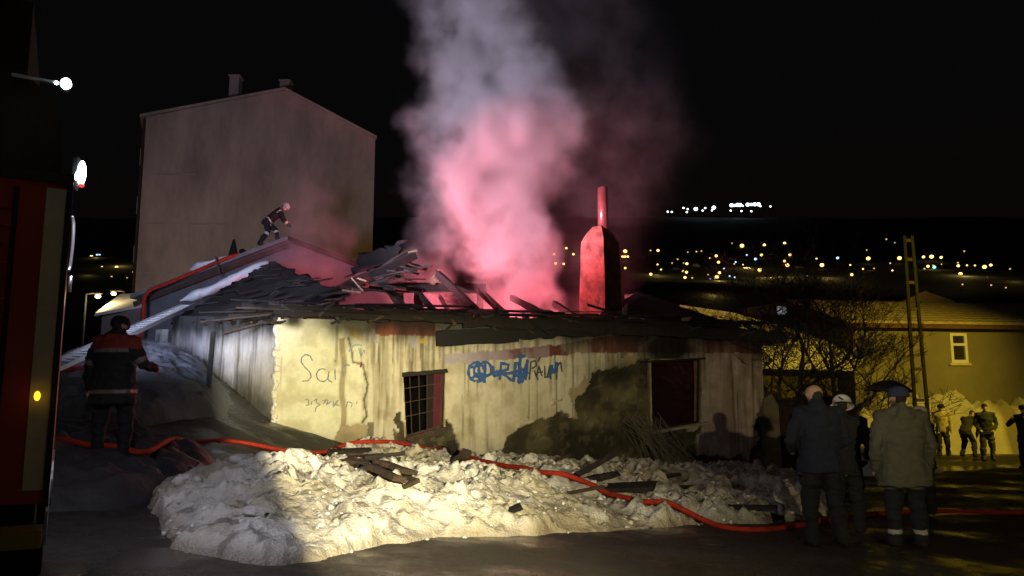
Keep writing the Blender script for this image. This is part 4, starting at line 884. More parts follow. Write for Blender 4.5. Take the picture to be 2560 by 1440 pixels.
# ------------------------------------------------------------------ hillside with its lamps and houses
def hill_ratio(y): return np.interp(y, [70, 110, 180, 300, 450, 700, 900], [-.02, .085, .130, .172, .205, .232, .22])
xs = np.linspace(-600, 650, 90); ys = np.concatenate([np.linspace(64, 300, 40), np.linspace(310, 900, 24)])
X, Y = np.meshgrid(xs, ys, indexing='ij'); Z = CAM_Z + hill_ratio(Y)*Y + 6*(fbm(X*.02, Y*.02, 0, 4, 3) - .5)*sm(90, 200, Y)
M_hill = mat('night_hillside', (.03,.029,.027), .95, var=.5, scale=.05)
o = meshobj('hillside', np.stack([X, Y, Z], -1).reshape(-1, 3), grid_faces(len(xs), len(ys)), M_hill, smooth=True); tag(o, 'dark hillside across the valley', 'hill', kind='structure')
def hill_pt(u, v):
    d = ray(u, v); r = d.z/d.y; yy = np.linspace(75, 700, 2000); k = np.argmax(hill_ratio(yy) >= r - .004) if np.any(hill_ratio(yy) >= r - .004) else 1999
    return Vector((0,0,CAM_Z)) + d*(yy[k]/d.y), yy[k]
def glow(nm, colr, st): return mat(nm, (.8,.8,.8), emit=colr, estr=st, sample=False)
G_Y = glow('sodium_glow', (1,.62,.16), 3.0); G_W = glow('white_glow', (.72,.88,1), 4.0); G_B = glow('blue_glow', (.35,.62,1), 2.2); G_G = glow('green_glow', (.15,.8,.6), 1.6)
LAMPS = {}
def far_lamp(u, v, size, g, key, label, group, k=1.0):
    p, yd = hill_pt(u, v); r = size*yd/F_PX/2*k; ph = 4.0
    mb = MB(); mb.ball((0,0,0), (r, r, r*.85), 8, 6, 0); mb.tube([(0,0,-r*.8),(0,0,-ph)], .08, 4, 1)
    o = mb.build('hillside_lamp', [g, M_iron], smooth=True); o.location = p
    return tag(o, label, 'street lamp', group)
S_ = {'s': 4.5, 'm': 7.5, 'b': 10.5}
yel = '120,390,m 117,483,s 140,517,s 72,548,m 312,478,m 310,535,m 300,570,m 345,603,s 508,426,m 523,468,m 530,538,m 513,566,b 500,624,b 506,659,b 680,358,b 829,353,m 964,341,m 810,420,m 1000,418,m 962,461,m 983,488,b 798,520,b 716,632,m 872,578,m 1177,444,s 1213,487,b 1402,487,s 1522,443,b 1487,513,s 1412,551,m 1730,441,b 1683,523,s 1890,433,m 1944,431,b 2008,436,m 1920,495,m 2122,492,m 2180,489,s 2233,490,s 2297,499,b 2339,487,m 2136,547,b 2461,590,m 644,594,s'
LY = 'small yellow street lamp glowing on the dark hillside'
for e in yel.split():
    x, y, k = e.split(','); far_lamp(1600 + float(x)/2.667, 480 + float(y)/2.667, S_[k], G_Y, k, LY, 'yellow lamps on the hillside')
for e in '432,638,m 770,447,m 712,420,s 560,511,s 638,467,s 598,561,s 632,569,s 470,582,s 1318,440,m 860,592,m'.split():
    x, y, k = e.split(','); far_lamp(1600 + float(x)/2.667, 480 + float(y)/2.667, S_[k], G_B, k, 'small bluish light among the yellow lamps of the hillside', 'bluish lights on the hillside')
far_lamp(1600+1962/2.667, 480+502/2.667, 9, G_G, 'm', 'single teal light below the yellow hillside lamps', None)
for e in '185,131,s 212,133,s 290,106,s 318,114,s 372,113,b 418,124,s 435,107,s 480,122,s 492,104,b 605,124,s 610,88,b 650,86,b 668,87,b 676,127,s 718,84,b 742,83,m 765,82,b 790,82,b 742,128,s 803,94,s 870,96,s 312,134,s 630,90,m 685,92,s'.split():
    x, y, k = e.split(','); far_lamp(1600 + float(x)/2.667, 480 + float(y)/2.667, {'s':5,'m':8,'b':10.5}[k], G_W, k, 'white lamp in the row high up on the ridge', 'white lamps on the ridge')
for x, y in ((1032,497),(957,535),(1076,535),(966,592),(1016,595),(1382,550),(1397,550),(1414,550),(1398,621)):
    far_lamp(1000 + x/2.483, 420 + y/2.483, 6, G_Y, 's', LY, 'yellow lamps on the hillside')
far_lamp(1563, 628, 10, G_Y, 'm', LY, 'yellow lamps on the hillside')
for x, y, s_, g in ((458,1284,9,G_Y),(485,1274,5,G_B),(498,1274,5,G_B),(652,1293,6,G_Y),(583,1337,9,G_Y),(412,1380,5,G_Y),(470,1380,5,G_Y),(430,1325,5,G_Y),(510,1335,5,G_Y)):
    far_lamp(x/2, y/2, s_, g, 's', LY if g is G_Y else 'small bluish light among the yellow lamps of the hillside', 'yellow lamps on the hillside' if g is G_Y else 'bluish lights on the hillside')
G_Y2 = glow('dim_sodium_glow', (1,.62,.18), .9)
for i in range(46):
    u = random.uniform(1580, 2540) if i < 40 else random.uniform(195, 340); v = random.gauss(668, 34) if i < 40 else random.uniform(640, 700)
    if 590 < v < 745: far_lamp(u, v, random.choice((3.5, 4, 4.5)), G_Y2, 's', 'tiny dim yellow light on the dark hillside between brighter lamps', 'dim lights on the hillside')
M_hh = mat('hill_house_wall', (.35,.3,.25), .9, var=.3, scale=.3); M_hr = mat('hill_house_roof', (.6,.58,.52), .9, var=.3, scale=.3)
def hill_house(u, v, wpx, lit):
    p, yd = hill_pt(u, v); sc = yd/F_PX; w_, h_ = wpx*sc, wpx*sc*.42; t_ = thing('hillside_house', 'small snow roofed house on the dark hillside among the lamps', 'house', p, 'houses on the hillside')
    b = p - Vector((0,0,h_*2.2)); mb = MB(); mb.box((b.x-w_/2, b.y, b.z-2),(b.x+w_/2, b.y+w_*.7, b.z+h_)); mb.build('wall', M_hh, t_)
    mb = MB(); z = b.z + h_; mb.add([(b.x-w_*.56,b.y-.4,z),(b.x+w_*.56,b.y-.4,z),(b.x+w_*.56,b.y+w_*.75,z),(b.x-w_*.56,b.y+w_*.75,z),(b.x-w_*.3,b.y+w_*.35,z+h_*.8),(b.x+w_*.3,b.y+w_*.35,z+h_*.8)], [(3,2,1,0),(0,1,5,4),(1,2,5),(2,3,4,5),(3,0,4)]); mb.build('roof', M_hr, t_)
    mb = MB(); mb.box((b.x-w_*.2, b.y-.05, b.z+h_*.35),(b.x-w_*.05, b.y-.005, b.z+h_*.75)); mb.build('window', M_glass, t_)
    if lit:
        l = bpy.data.lights.new('hillside_lamp_light', 'POINT'); l.energy = lit*(yd/150)**2; l.color = (1,.72,.2); l.shadow_soft_size = .3
        lo = bpy.data.objects.new('hillside_lamp_light', l); C.objects.link(lo); lo.location = p + Vector((w_*.1, -w_*.25, h_*.9)); lo.parent = t_; lo.matrix_parent_inverse = Matrix.Translation(-p)
for u, v, wpx, lit in ((1868,663,22,300),(1960,685,44,500),(1915,695,34,400),(2065,690,26,250),(2405,690,34,500),(1640,682,26,200),(1660,695,16,0),(1795,705,24,300),(1720,690,22,0),(1830,640,22,0),(2000,660,26,0),(2130,690,28,0),(2180,670,24,0),(2240,690,28,0),(2530,705,40,60),(2480,700,30,0),(2330,668,24,100),(1900,640,20,0),(2020,720,34,0),(2110,720,30,0),(1740,655,18,0),(1690,665,18,0),(240,650,24,60),(300,665,30,150),(220,690,30,40),(320,700,34,0),(1780,735,26,150)):
    hill_house(u, v, wpx, lit)

# ------------------------------------------------------------------ street lamps
def street_lamp(base, head, colr, power, label, look=None, glob=.16, soft=.25, spot=None):
    t_ = thing('street_lamp', label, 'street lamp', base); mb = MB(); mb.tube([base, Vector((base.x, base.y, head.z+.1))], .06, 8, r2=.04); mb.build('post', M_black, t_)
    mb = MB(); mb.tube([Vector((base.x, base.y, head.z+.1)), head + Vector((0,0,.16))], .03, 6); mb.build('arm', M_iron, t_)
    mb = MB(); mb.ball(head + Vector((0,0,.13)), (glob*1.6, glob*1.2, .07)); mb.build('lamp_shade', M_iron, t_, True)
    mb = MB(); mb.ball(head, (glob, glob, glob*.7)); bo = mb.build('bulb', glow('bulb_%s' % label[:12], colr, 8), t_, True); bo.visible_shadow = True
    l = bpy.data.lights.new('lamp_light', 'SPOT' if spot else 'POINT'); l.energy = power; l.color = colr; l.shadow_soft_size = soft
    lo = bpy.data.objects.new('lamp_light', l); C.objects.link(lo); lo.location = head + Vector((0,0,-glob*1.1-.05)); lo.parent = t_; lo.matrix_parent_inverse = Matrix.Translation(-base)
    if spot: l.spot_size = R(spot); l.spot_blend = .6; lo.rotation_euler = (Vector(look) - lo.location).to_track_quat('-Z', 'Y').to_euler()
    return t_
def gpt(x, y): return Vector((x, y, float(ground_z(x, y))))
hd = P(245, 741, 33); street_lamp(gpt(hd.x-.5, hd.y), hd, (1,.80,.42), POW['street_left'], 'lit street lamp left of the house behind, beside the snowy shed', glob=.11)
hd = P(284, 734, 36); street_lamp(gpt(hd.x+.5, hd.y), hd, (1,.78,.38), POW['street_left']*.5, 'second lit street lamp just above the snowy shed', glob=.11)
street_lamp(gpt(18.4,20.7), Vector((17.4,21.0,6.8)), (1,.70,.05), POW['assumed_street_right'], 'sodium street lamp on a post beside the tiled house', soft=.2, look=(12.2, 28.5, 2.8), spot=104)  # unseen lamp, assumed from the yellow light on the tiled house
street_lamp(gpt(9.5,1.0), Vector((8.6,1.6,6.4)), (1,.74,.36), POW['fill_near'], 'weak yellow street lamp at the roadside near the work light')  # unseen lamp added as weak fill for truck and road

# ------------------------------------------------------------------ assumed work light on a stand, throwing a shaped yellow beam on the house
FL = Vector((2.0, -1.2, 2.25)); fg = gpt(FL.x, FL.y)
wl_ = thing('assumed_work_light', 'assumed yellow work light on a tripod stand at the roadside, out of view', 'work light', fg)  # unseen lamp, assumed from the yellow light on wall and snow
for k in range(3):
    a = R(90 + 120*k); mb = MB(); mb.tube([fg + Vector((.5*math.cos(a), .5*math.sin(a), .02)), fg + Vector((0,0,.7))], .018, 6); mb.build('leg', M_iron, wl_)
mb = MB(); mb.tube([fg + Vector((0,0,.5)), Vector((FL.x, FL.y, FL.z-.16))], .022, 8); mb.build('pole', M_iron, wl_)
bd = Vector((-.24,.97,0)); bs = Vector((.97,.24,0))
def TF(p): return FL + bs*p.x + bd*p.y + Vector((0,0,p.z))
mb = MB(); mb.box((-.2,-.16,-.14),(.2,-.10,.14), TF); mb.box((-.22,-.16,.14),(.22,.0,.16), TF); mb.box((-.22,-.16,-.16),(.22,.0,-.14), TF); mb.build('housing', M_black, wl_)
mb = MB(); mb.box((-.19,-.095,-.13),(.19,-.085,.13), TF); mb.build('lens', glow('assumed_work_lens', (1,.85,.5), 10), wl_)
ld = bpy.data.lights.new('assumed_work_beam', 'POINT'); ld.energy = POW['flood']; ld.color = (1,.86,.50); ld.shadow_soft_size = .04; ld.use_nodes = True
n_ = ld.node_tree; N, L = n_.nodes, n_.links; em = N['Emission']
tcn = N.new('ShaderNodeTexCoord'); sp_ = N.new('ShaderNodeSeparateXYZ'); L.new(tcn.outputs['Normal'], sp_.inputs[0])
def mth(op, a, b=None):
    m = N.new('ShaderNodeMath'); m.operation = op
    for i, q in enumerate((a, b)):
        if q is None: continue
        if isinstance(q, (int, float)): m.inputs[i].default_value = q
        else: L.new(q, m.inputs[i])
    return m.outputs[0]
def fcurve(N, L, val, lo, hi, pts):
    mr = N.new('ShaderNodeMapRange'); mr.inputs[1].default_value = lo; mr.inputs[2].default_value = hi; L.new(val, mr.inputs[0])
    fc_ = N.new('ShaderNodeFloatCurve'); cv = fc_.mapping.curves[0]; ymx = max(p[1] for p in pts); ymn = min(0, min(p[1] for p in pts))
    cv.points[0].location = ((pts[0][0]-lo)/(hi-lo), (pts[0][1]-ymn)/(ymx-ymn)); cv.points[1].location = ((pts[-1][0]-lo)/(hi-lo), (pts[-1][1]-ymn)/(ymx-ymn))
    for p in pts[1:-1]: cv.points.new((p[0]-lo)/(hi-lo), (p[1]-ymn)/(ymx-ymn))
    for q in cv.points: q.handle_type = 'VECTOR'
    fc_.mapping.update(); L.new(mr.outputs[0], fc_.inputs[1])
    o = N.new('ShaderNodeMapRange'); o.inputs[3].default_value = ymn; o.inputs[4].default_value = ymx; L.new(fc_.outputs[0], o.inputs[0]); return o.outputs[0]
SGN = 1.0
nx, ny, nz_ = [mth('MULTIPLY', sp_.outputs[i], SGN) for i in range(3)]
az = mth('MULTIPLY', mth('ARCTAN2', mth('MULTIPLY', nx, -1.0), ny), 180/math.pi)
el = mth('MULTIPLY', mth('ARCSINE', nz_), 180/math.pi)
fa = fcurve(N, L, az, -60, 60, [(-60,.02),(-20,.05),(-11,.11),(-7,.07),(-4,.12),(-.6,.20),(2,.27),(5.8,.45),(11,.85),(15,1),(23.7,1),(24.9,0),(60,0)])  # beam shaped by hand: sharp cut at left, fading to the right
fe = fcurve(N, L, el, -30, 30, [(-30,.20),(-20,.36),(-14,.46),(-11,.46),(-8,.52),(-5,.68),(-3,.9),(0,1),(2.6,.9),(3.4,.5),(4.2,.03),(6,.0),(30,.0)])
L.new(mth('MULTIPLY', fa, fe), em.inputs['Strength'])
lo = bpy.data.objects.new('assumed_work_beam', ld); C.objects.link(lo); lo.location = FL; lo.parent = wl_; lo.matrix_parent_inverse = Matrix.Translation(-fg)

# ------------------------------------------------------------------ fire truck
tE = P(140, 900, 5.0); tf = Vector((-.485,.8745,0)); tl = Vector((-.8745,-.485,0)); tg = float(ground_z(tE.x, tE.y))
tru = thing('fire_truck', 'dark red fire engine with white stripe and lit work lamps', 'fire truck', Vector((tE.x, tE.y, tg)))
def TT(p): return Vector((tE.x, tE.y, tg)) + tl*p.x + tf*p.y + Vector((0,0,p.z))
M_red = mat('fire_engine_red', (.33,.03,.02), .4, var=.3, scale=2, spec=.4); M_wh = mat('white_stripe_paint', (.55,.52,.5), .45, var=.25, scale=6)
M_rub = mat('black_rubber', (.02,.02,.02), .8); M_cov = mat('dark_canvas_cover', (.018,.012,.009), .9, var=.5, scale=2, bump=.4, bscale=5)
TL = 4.6
mb = MB(); mb.box((.0,.0,.62),(2.4,TL,2.62), TT); mb.build('body', M_red, tru)
mb = MB(); mb.box((.05,.1,.38),(2.3,TL,.60), TT); mb.build('chassis', M_rub, tru)
mb = MB(); mb.box((.015,-.012,.70),(.125,-.004,2.58), TT); mb.build('stripe', M_wh, tru)
mb = MB(); mb.box((-.012,.10,.70),(-.004,.75,2.58), TT); mb.build('side_panel', mat('side_panel_light_tint', (.30,.16,.15), .5, var=.35, scale=5), tru)  # pinkish light grazing the truck side put into the panel colour
mb = MB(); mb.box((-.02,-.02,.60),(.012,.012,2.64), TT); mb.build('corner_trim', M_rub, tru)
for i in range(15):
    mb = MB(); z = .85 + i*.112; mb.box((.30,-.03,z),(1.75,-.006,z+.10), TT); mb.build('shutter_slat', M_red, tru)
for a_ in (.27, 1.75):
    mb = MB(); mb.box((a_,-.035,.74),(a_+.03,-.004,2.56), TT); mb.build('shutter_frame', M_rub, tru)
mb = MB(); mb.box((-.02,-.03,2.62),(2.42,TL,2.68), TT); mb.build('top_rail', M_rub, tru)
n0 = 14; vs, fs = [], []
for b_ in (.0, TL):
    for i in range(n0+1):
        a = math.pi*i/n0; vs.append(TT(Vector((1.2 - 1.15*math.cos(a), b_, 2.68 + .82*math.sin(a)**.55))))
fs = [(i, i+1, i+n0+2, i+n0+1) for i in range(n0)] + [tuple(range(n0, -1, -1)), tuple(range(n0+1, 2*n0+2))]
meshobj('canvas_cover', vs, fs, M_cov, tru, True)
mb = MB(); mb.box((.0,-.30,.40),(2.4,-.02,.50), TT); mb.build('rear_step', mat('yellow_edge', (.30,.24,.06), .6, var=.4, scale=5), tru)
for b_ in (1.1, 3.7):
    for a_ in (.14, 2.26):
        wv = MB(); c_ = Vector((a_, b_, .48)); pts = [(0.29,.24),(.42,.28),(.48,.22),(.50,.0)]
        wv.tube([TT(c_ + Vector((-.14,0,0))), TT(c_ + Vector((.14,0,0)))], .48, 24); w_ = wv.build('wheel', M_rub, tru, False)
        mb = MB(); mb.tube([TT(c_ + Vector((-.155,0,0))), TT(c_ + Vector((.155,0,0)))], .27, 18); mb.build('rim', M_steel, w_)
mb = MB(); mb.tube([P(30,186,4.86), P(90,197,4.95), P(142,207,5.0)], .012, 6); mb.build('lamp_bracket', M_steel, tru)
def lamp_unit(c_, r, nm, g, lab):
    mb = MB(); mb.ball(c_ + tf*.03, (r[0]*1.15, r[1]*1.15, r[2]*1.15)); h_ = mb.build('lamp_housing', M_rub, tru, True); mb = MB(); mb.ball(c_ - tf*.02, r); mb.build('lens', g, h_, True); h_['label'] = lab
LP1 = P(165, 212, 5.0); lamp_unit(LP1, (.032,.032,.036), 'l', glow('truck_white', (.75,.9,1), 14), 'small round lit work lamp')
LP0 = P(141, 207, 4.98); mb = MB(); mb.ball(LP0, .012); mb.build('indicator', MATS['truck_white'], tru, True)
LP2 = P(204, 433, 5.45); mb = MB(); mb.beam(LP2 + Vector((-.055,.03,-.115)), LP2 + Vector((-.055,.03,.12)), .03, .04); mb.build('lamp_housing', M_rub, tru)
mb = MB(); mb.ball(LP2, (.028,.028,.088), 12, 10); mb.build('strobe_lens', MATS['truck_white'], tru, True); mb = MB(); mb.ball(LP2 + Vector((.004,0,-.085)), (.02,.02,.014)); mb.build('strobe_base', glow('strobe_red', (1,.05,.05), 1.2), tru, True)
mb = MB(); mb.ball(LP2 + Vector((-.035,0,-.02)), (.008,.008,.03)); mb.build('strobe_lens', MATS['truck_white'], tru, True)
mb = MB(); mb.tube(smooth_path([P(180,540,5.7), P(184,560,5.72), P(182,610,5.72), P(176,662,5.72), P(172,676,5.7)], 5), .011, 8); mb.build('grab_rail', M_steel, tru, True)
mb = MB(); mb.tube([P(178,690,5.7), P(173,730,5.7)], .012, 8); mb.build('grab_rail', M_steel, tru, True)
mb = MB(); mb.ball(P(93,990,4.86), (.018,.018,.03)); mb.build('marker_light', glow('amber_marker', (1,.5,.02), 2.2), tru, True)
mb = MB(); mb.box((.30,.25,3.42),(2.2,TL,3.9), TT); mb.build('turret_base', M_cov, tru)
mb = MB(); mb.box((.42,.05,3.9),(2.0,TL+.6,4.25), TT); mb.build('ladder_boom', M_cov, tru)
mb = MB(); mb.box((1.02,.02,3.25),(1.12,.24,4.1), TT); mb.build('monitor_post', M_red, tru)
# work lamps of the truck that throw light: white beside the stripe, blue-white mast flood and red beacon, both unseen and assumed, at the far end
def light(nm, kind, loc, e, colr, par, soft=.1, aim=None, size=None, blend=.3):
    l = bpy.data.lights.new(nm, kind); l.energy = e; l.color = colr; l.shadow_soft_size = soft
    if kind == 'SPOT': l.spot_size = R(size); l.spot_blend = blend
    o = bpy.data.objects.new(nm, l); C.objects.link(o); o.location = loc
    if aim is not None: o.rotation_euler = (Vector(aim) - Vector(loc)).to_track_quat('-Z', 'Y').to_euler()
    o.parent = par; o.matrix_parent_inverse = Matrix.Translation(-par.location); return o
light('strobe_light', 'SPOT', LP2 + Vector((.05,.02,.0)), POW['truck_white'], (.86,.86,1), tru, .04, (-1.0, 9.2, .6), 124, .5)
mb = MB(); mb.box((.05,TL+.05,.5),(2.35,TL+1.75,2.55), TT); mb.build('cab', M_red, tru)
mb = MB(); mb.box((.02,TL+.5,1.55),(.045,TL+1.5,2.25), TT); mb.build('cab_window', M_rub, tru)
MF = TT(Vector((.75, TL+1.95, 3.1)))
mb = MB(); mb.tube([TT(Vector((.75,TL+1.65,2.5))), MF + Vector((0,-.07,-.1))], .03, 8); mb.build('mast', M_steel, tru)
mb = MB(); mb.box((-.2,-.1,-.13),(.2,-.04,.13), lambda q: MF + Vector(q)); fh = mb.build('assumed_flood_housing', M_rub, tru)
mb = MB(); mb.box((-.18,-.038,-.11),(.18,-.03,.11), lambda q: MF + Vector(q)); mb.build('assumed_flood_lens', MATS['truck_white'], fh)
light('assumed_mast_flood', 'SPOT', MF + Vector((0,.12,0)), POW['truck_front'], (.66,.70,1.0), tru, .8, (-7.4, 23, 6.8), 62, .8)  # assumed unseen flood for the side wall and the block
light('assumed_mast_flood', 'SPOT', MF + Vector((0,.12,.1)), POW['truck_high'], (.84,.76,1.0), tru, .25, (-.6, 21, 8.6), 44, .6)  # assumed second head, aimed up to light the smoke
RB = TT(Vector((2.1, TL+1.3, 3.2)))
mb = MB(); mb.tube([RB + Vector((0,0,-.55)), RB + Vector((0,0,-.14))], .07, 10); bh = mb.build('assumed_beacon_base', M_rub, tru)
mb = MB(); mb.ball(RB + Vector((0,0,-.06)), (.09,.09,.11)); mb.build('assumed_beacon_dome', glow('assumed_beacon_red', (1,.03,.02), 4), bh, True)
light('assumed_red_beacon', 'SPOT', RB + Vector((.1,.2,.12)), POW['red'], (1,.13,.19), tru, .10, (.65, 20.8, 6.75), 25.5, .7)  # assumed unseen beacon, placed to redden the chimney side and smoke

# assumed embers of the fire inside the house, unseen, lighting smoke and windows
fi = MB()
for i in range(70):
    p = T_wall(Vector((random.uniform(3.6,8.5), random.uniform(1.5,4.5), -.06))); fi.ball(p, (random.uniform(.08,.25), random.uniform(.08,.25), random.uniform(.04,.12)), 6, 4, jit=.3)
em_o = fi.build('assumed_embers', glow('ember', (1,.16,.04), 3)); tag(em_o, 'assumed bed of glowing embers inside the burnt house', 'embers', kind='stuff')
FIRE = T_wall(Vector((5.6, 3.3, 1.7)))
light('assumed_fire_light', 'POINT', FIRE, POW['fire'], (1,.17,.22), em_o, .5)  # unseen fire assumed, lights the smoke base pink
light('assumed_fire_light', 'POINT', T_wall(Vector((8.9, 3.4, 1.3))), POW['fire']*.004, (1,.22,.06), em_o, .3)

# ------------------------------------------------------------------ bare tree, lattice pole
M_bark = mat('dark_bark', (.06,.045,.035), .9, var=.4, scale=8, bump=.4)
def bare_tree(base, stems, label, seed, spread=1.05, depth=7):
    rnd = random.Random(seed); t_ = thing('bare_tree', label, 'tree', base); trunk, crown = MB(), MB()
    def grow(p, d, ln, r, lev):
        pts = [p]; q = p; dd = d.copy(); n = 4 if lev < 3 else 3
        for i in range(n):
            dd = (dd + Vector((rnd.uniform(-1,1), rnd.uniform(-1,1), rnd.uniform(-.5,.8)))*.17).normalized(); q = q + dd*ln/n; pts.append(q)
        r = max(r, .0065); (trunk if lev == 0 else crown).tube(pts, r, 7 if lev < 2 else (4 if lev < 4 else 3), r2=r*.62, cap=False)
        if lev >= depth: return
        kids = rnd.choice((3, 3, 4)) if lev < 4 else rnd.choice((2, 3))
        for k in range(kids):
            i = n if k == 0 else rnd.randint(2, n); a = dd if k == 0 else (pts[i]-pts[i-1]).normalized()
            side_ = Vector((rnd.uniform(-1,1), rnd.uniform(-1,1), rnd.uniform(-.25,.55))).normalized()
            nd = (a*(1.0 if k == 0 else .62) + side_*(.38 if k == 0 else .75)*spread).normalized()
            grow(pts[i], nd, ln*rnd.uniform(.58,.82), r*(.62 if k == 0 else .48), lev+1)
    for (dx, dirv, ln, r) in stems: grow(base + Vector((dx, rnd.uniform(-.1,.1), -.1)), Vector(dirv).normalized(), ln, r, 0)
    trunk.build('trunk', M_bark, t_, True); crown.build('crown', M_bark, t_); return t_
tb = P(1995, 975, 21.5); tb.z = float(ground_z(tb.x, tb.y))
bare_tree(tb, [(-.6,(.0,.25,1),1.9,.085),(-.2,(.08,.1,1),2.2,.10),(.3,(.30,.0,1),2.1,.11),(.35,(.5,-.1,.9),1.7,.09),(-.8,(.05,.3,1),1.7,.06),(.6,(.4,.3,1),1.9,.07)], 'leafless many stemmed tree standing right of the burnt house', 5)
pole = thing('lattice_pole', 'steel lattice utility pole in front of the tiled house', 'pole', gpt(P(2302,990,23).x, P(2302,990,23).y))
pb = P(2302, 990, 23)
for sg in (-1, 1):
    mb = MB(); mb.beam(Vector((pb.x + sg*.20, pb.y, pole.location.z)), Vector((pb.x - .05 + sg*.11, pb.y, 6.4)), .085, .07); mb.build('leg', M_black, pole)
for v in (1060, 1000, 922, 841, 768, 700, 640, 590):
    z = CAM_Z + 23*(SP + CP*(720-v)/F_PX); k = (z)/7.6; hw = .20*(1-k) + .09*k; cx_ = pb.x - .05*k; mb = MB(); mb.box((cx_-hw+.03, pb.y-.03, z-.05),(cx_+hw-.03, pb.y+.03, z+.04)); mb.build('rung', M_iron, pole)

# ------------------------------------------------------------------ people
def lerp3(a, b, t): return a + (b - a)*t
def capsule(mb, a, b, r1, r2, n=12):
    a, b = Vector(a), Vector(b); d = (b - a); L_ = max(d.length, 1e-4); d = d/L_; x = d.orthogonal().normalized(); y = d.cross(x); vs, fs = [], []; rows = []
    for i in range(5): t = math.pi/2*(1 - i/4); rows.append((a - d*r1*math.sin(t), r1*math.cos(t)))
    for i in range(5): t = math.pi/2*i/4; rows.append((b + d*r2*math.sin(t), r2*math.cos(t)))
    rows[0] = (rows[0][0], r1*.05); rows[-1] = (rows[-1][0], r2*.05)
    for p, r in rows:
        for k in range(n): q = 2*math.pi*k/n; vs.append(p + (x*math.cos(q) + y*math.sin(q))*r)
    for i in range(len(rows)-1):
        for k in range(n): fs.append((i*n+k, i*n+(k+1) % n, (i+1)*n+(k+1) % n, (i+1)*n+k))
    fs += [tuple(range(n-1,-1,-1)), tuple((len(rows)-1)*n+k for k in range(n))]; mb.add(vs, fs)
def loft(mb, rings, n=20):
    vs, fs = [], []; m = len(rings)
    for i, (c_, rx, ry) in enumerate(rings):
        d = (Vector(rings[min(i+1, m-1)][0]) - Vector(rings[max(i-1, 0)][0])).normalized(); x = Vector((1,0,0)); y = d.cross(x).normalized(); x = y.cross(d)
        for k in range(n):
            a = 2*math.pi*k/n; cx_, sy_ = math.cos(a), math.sin(a); e = .82
            vs.append(Vector(c_) + x*rx*math.copysign(abs(cx_)**e, cx_) + y*ry*math.copysign(abs(sy_)**e, sy_))
    for i in range(m-1):
        for k in range(n): fs.append((i*n+k, i*n+(k+1) % n, (i+1)*n+(k+1) % n, (i+1)*n+k))
    fs += [tuple(range(n-1,-1,-1)), tuple((m-1)*n+k for k in range(n))]; mb.add(vs, fs)
SKIN = mat('skin', (.50,.30,.22), .6, var=.15, scale=12)
DEF = dict(hip=(0,0,.93), chest=(0,.01,1.26), neck=(0,.0,1.47), head=(0,.02,1.62),
           sh_l=(-.20,0,1.41), el_l=(-.27,-.02,1.13), wr_l=(-.27,.05,.88), sh_r=(.20,0,1.41), el_r=(.27,-.02,1.13), wr_r=(.27,.05,.88),
           hp_l=(-.10,0,.92), kn_l=(-.12,.03,.50), an_l=(-.13,0,.09), hp_r=(.10,0,.92), kn_r=(.12,.03,.50), an_r=(.13,0,.09))
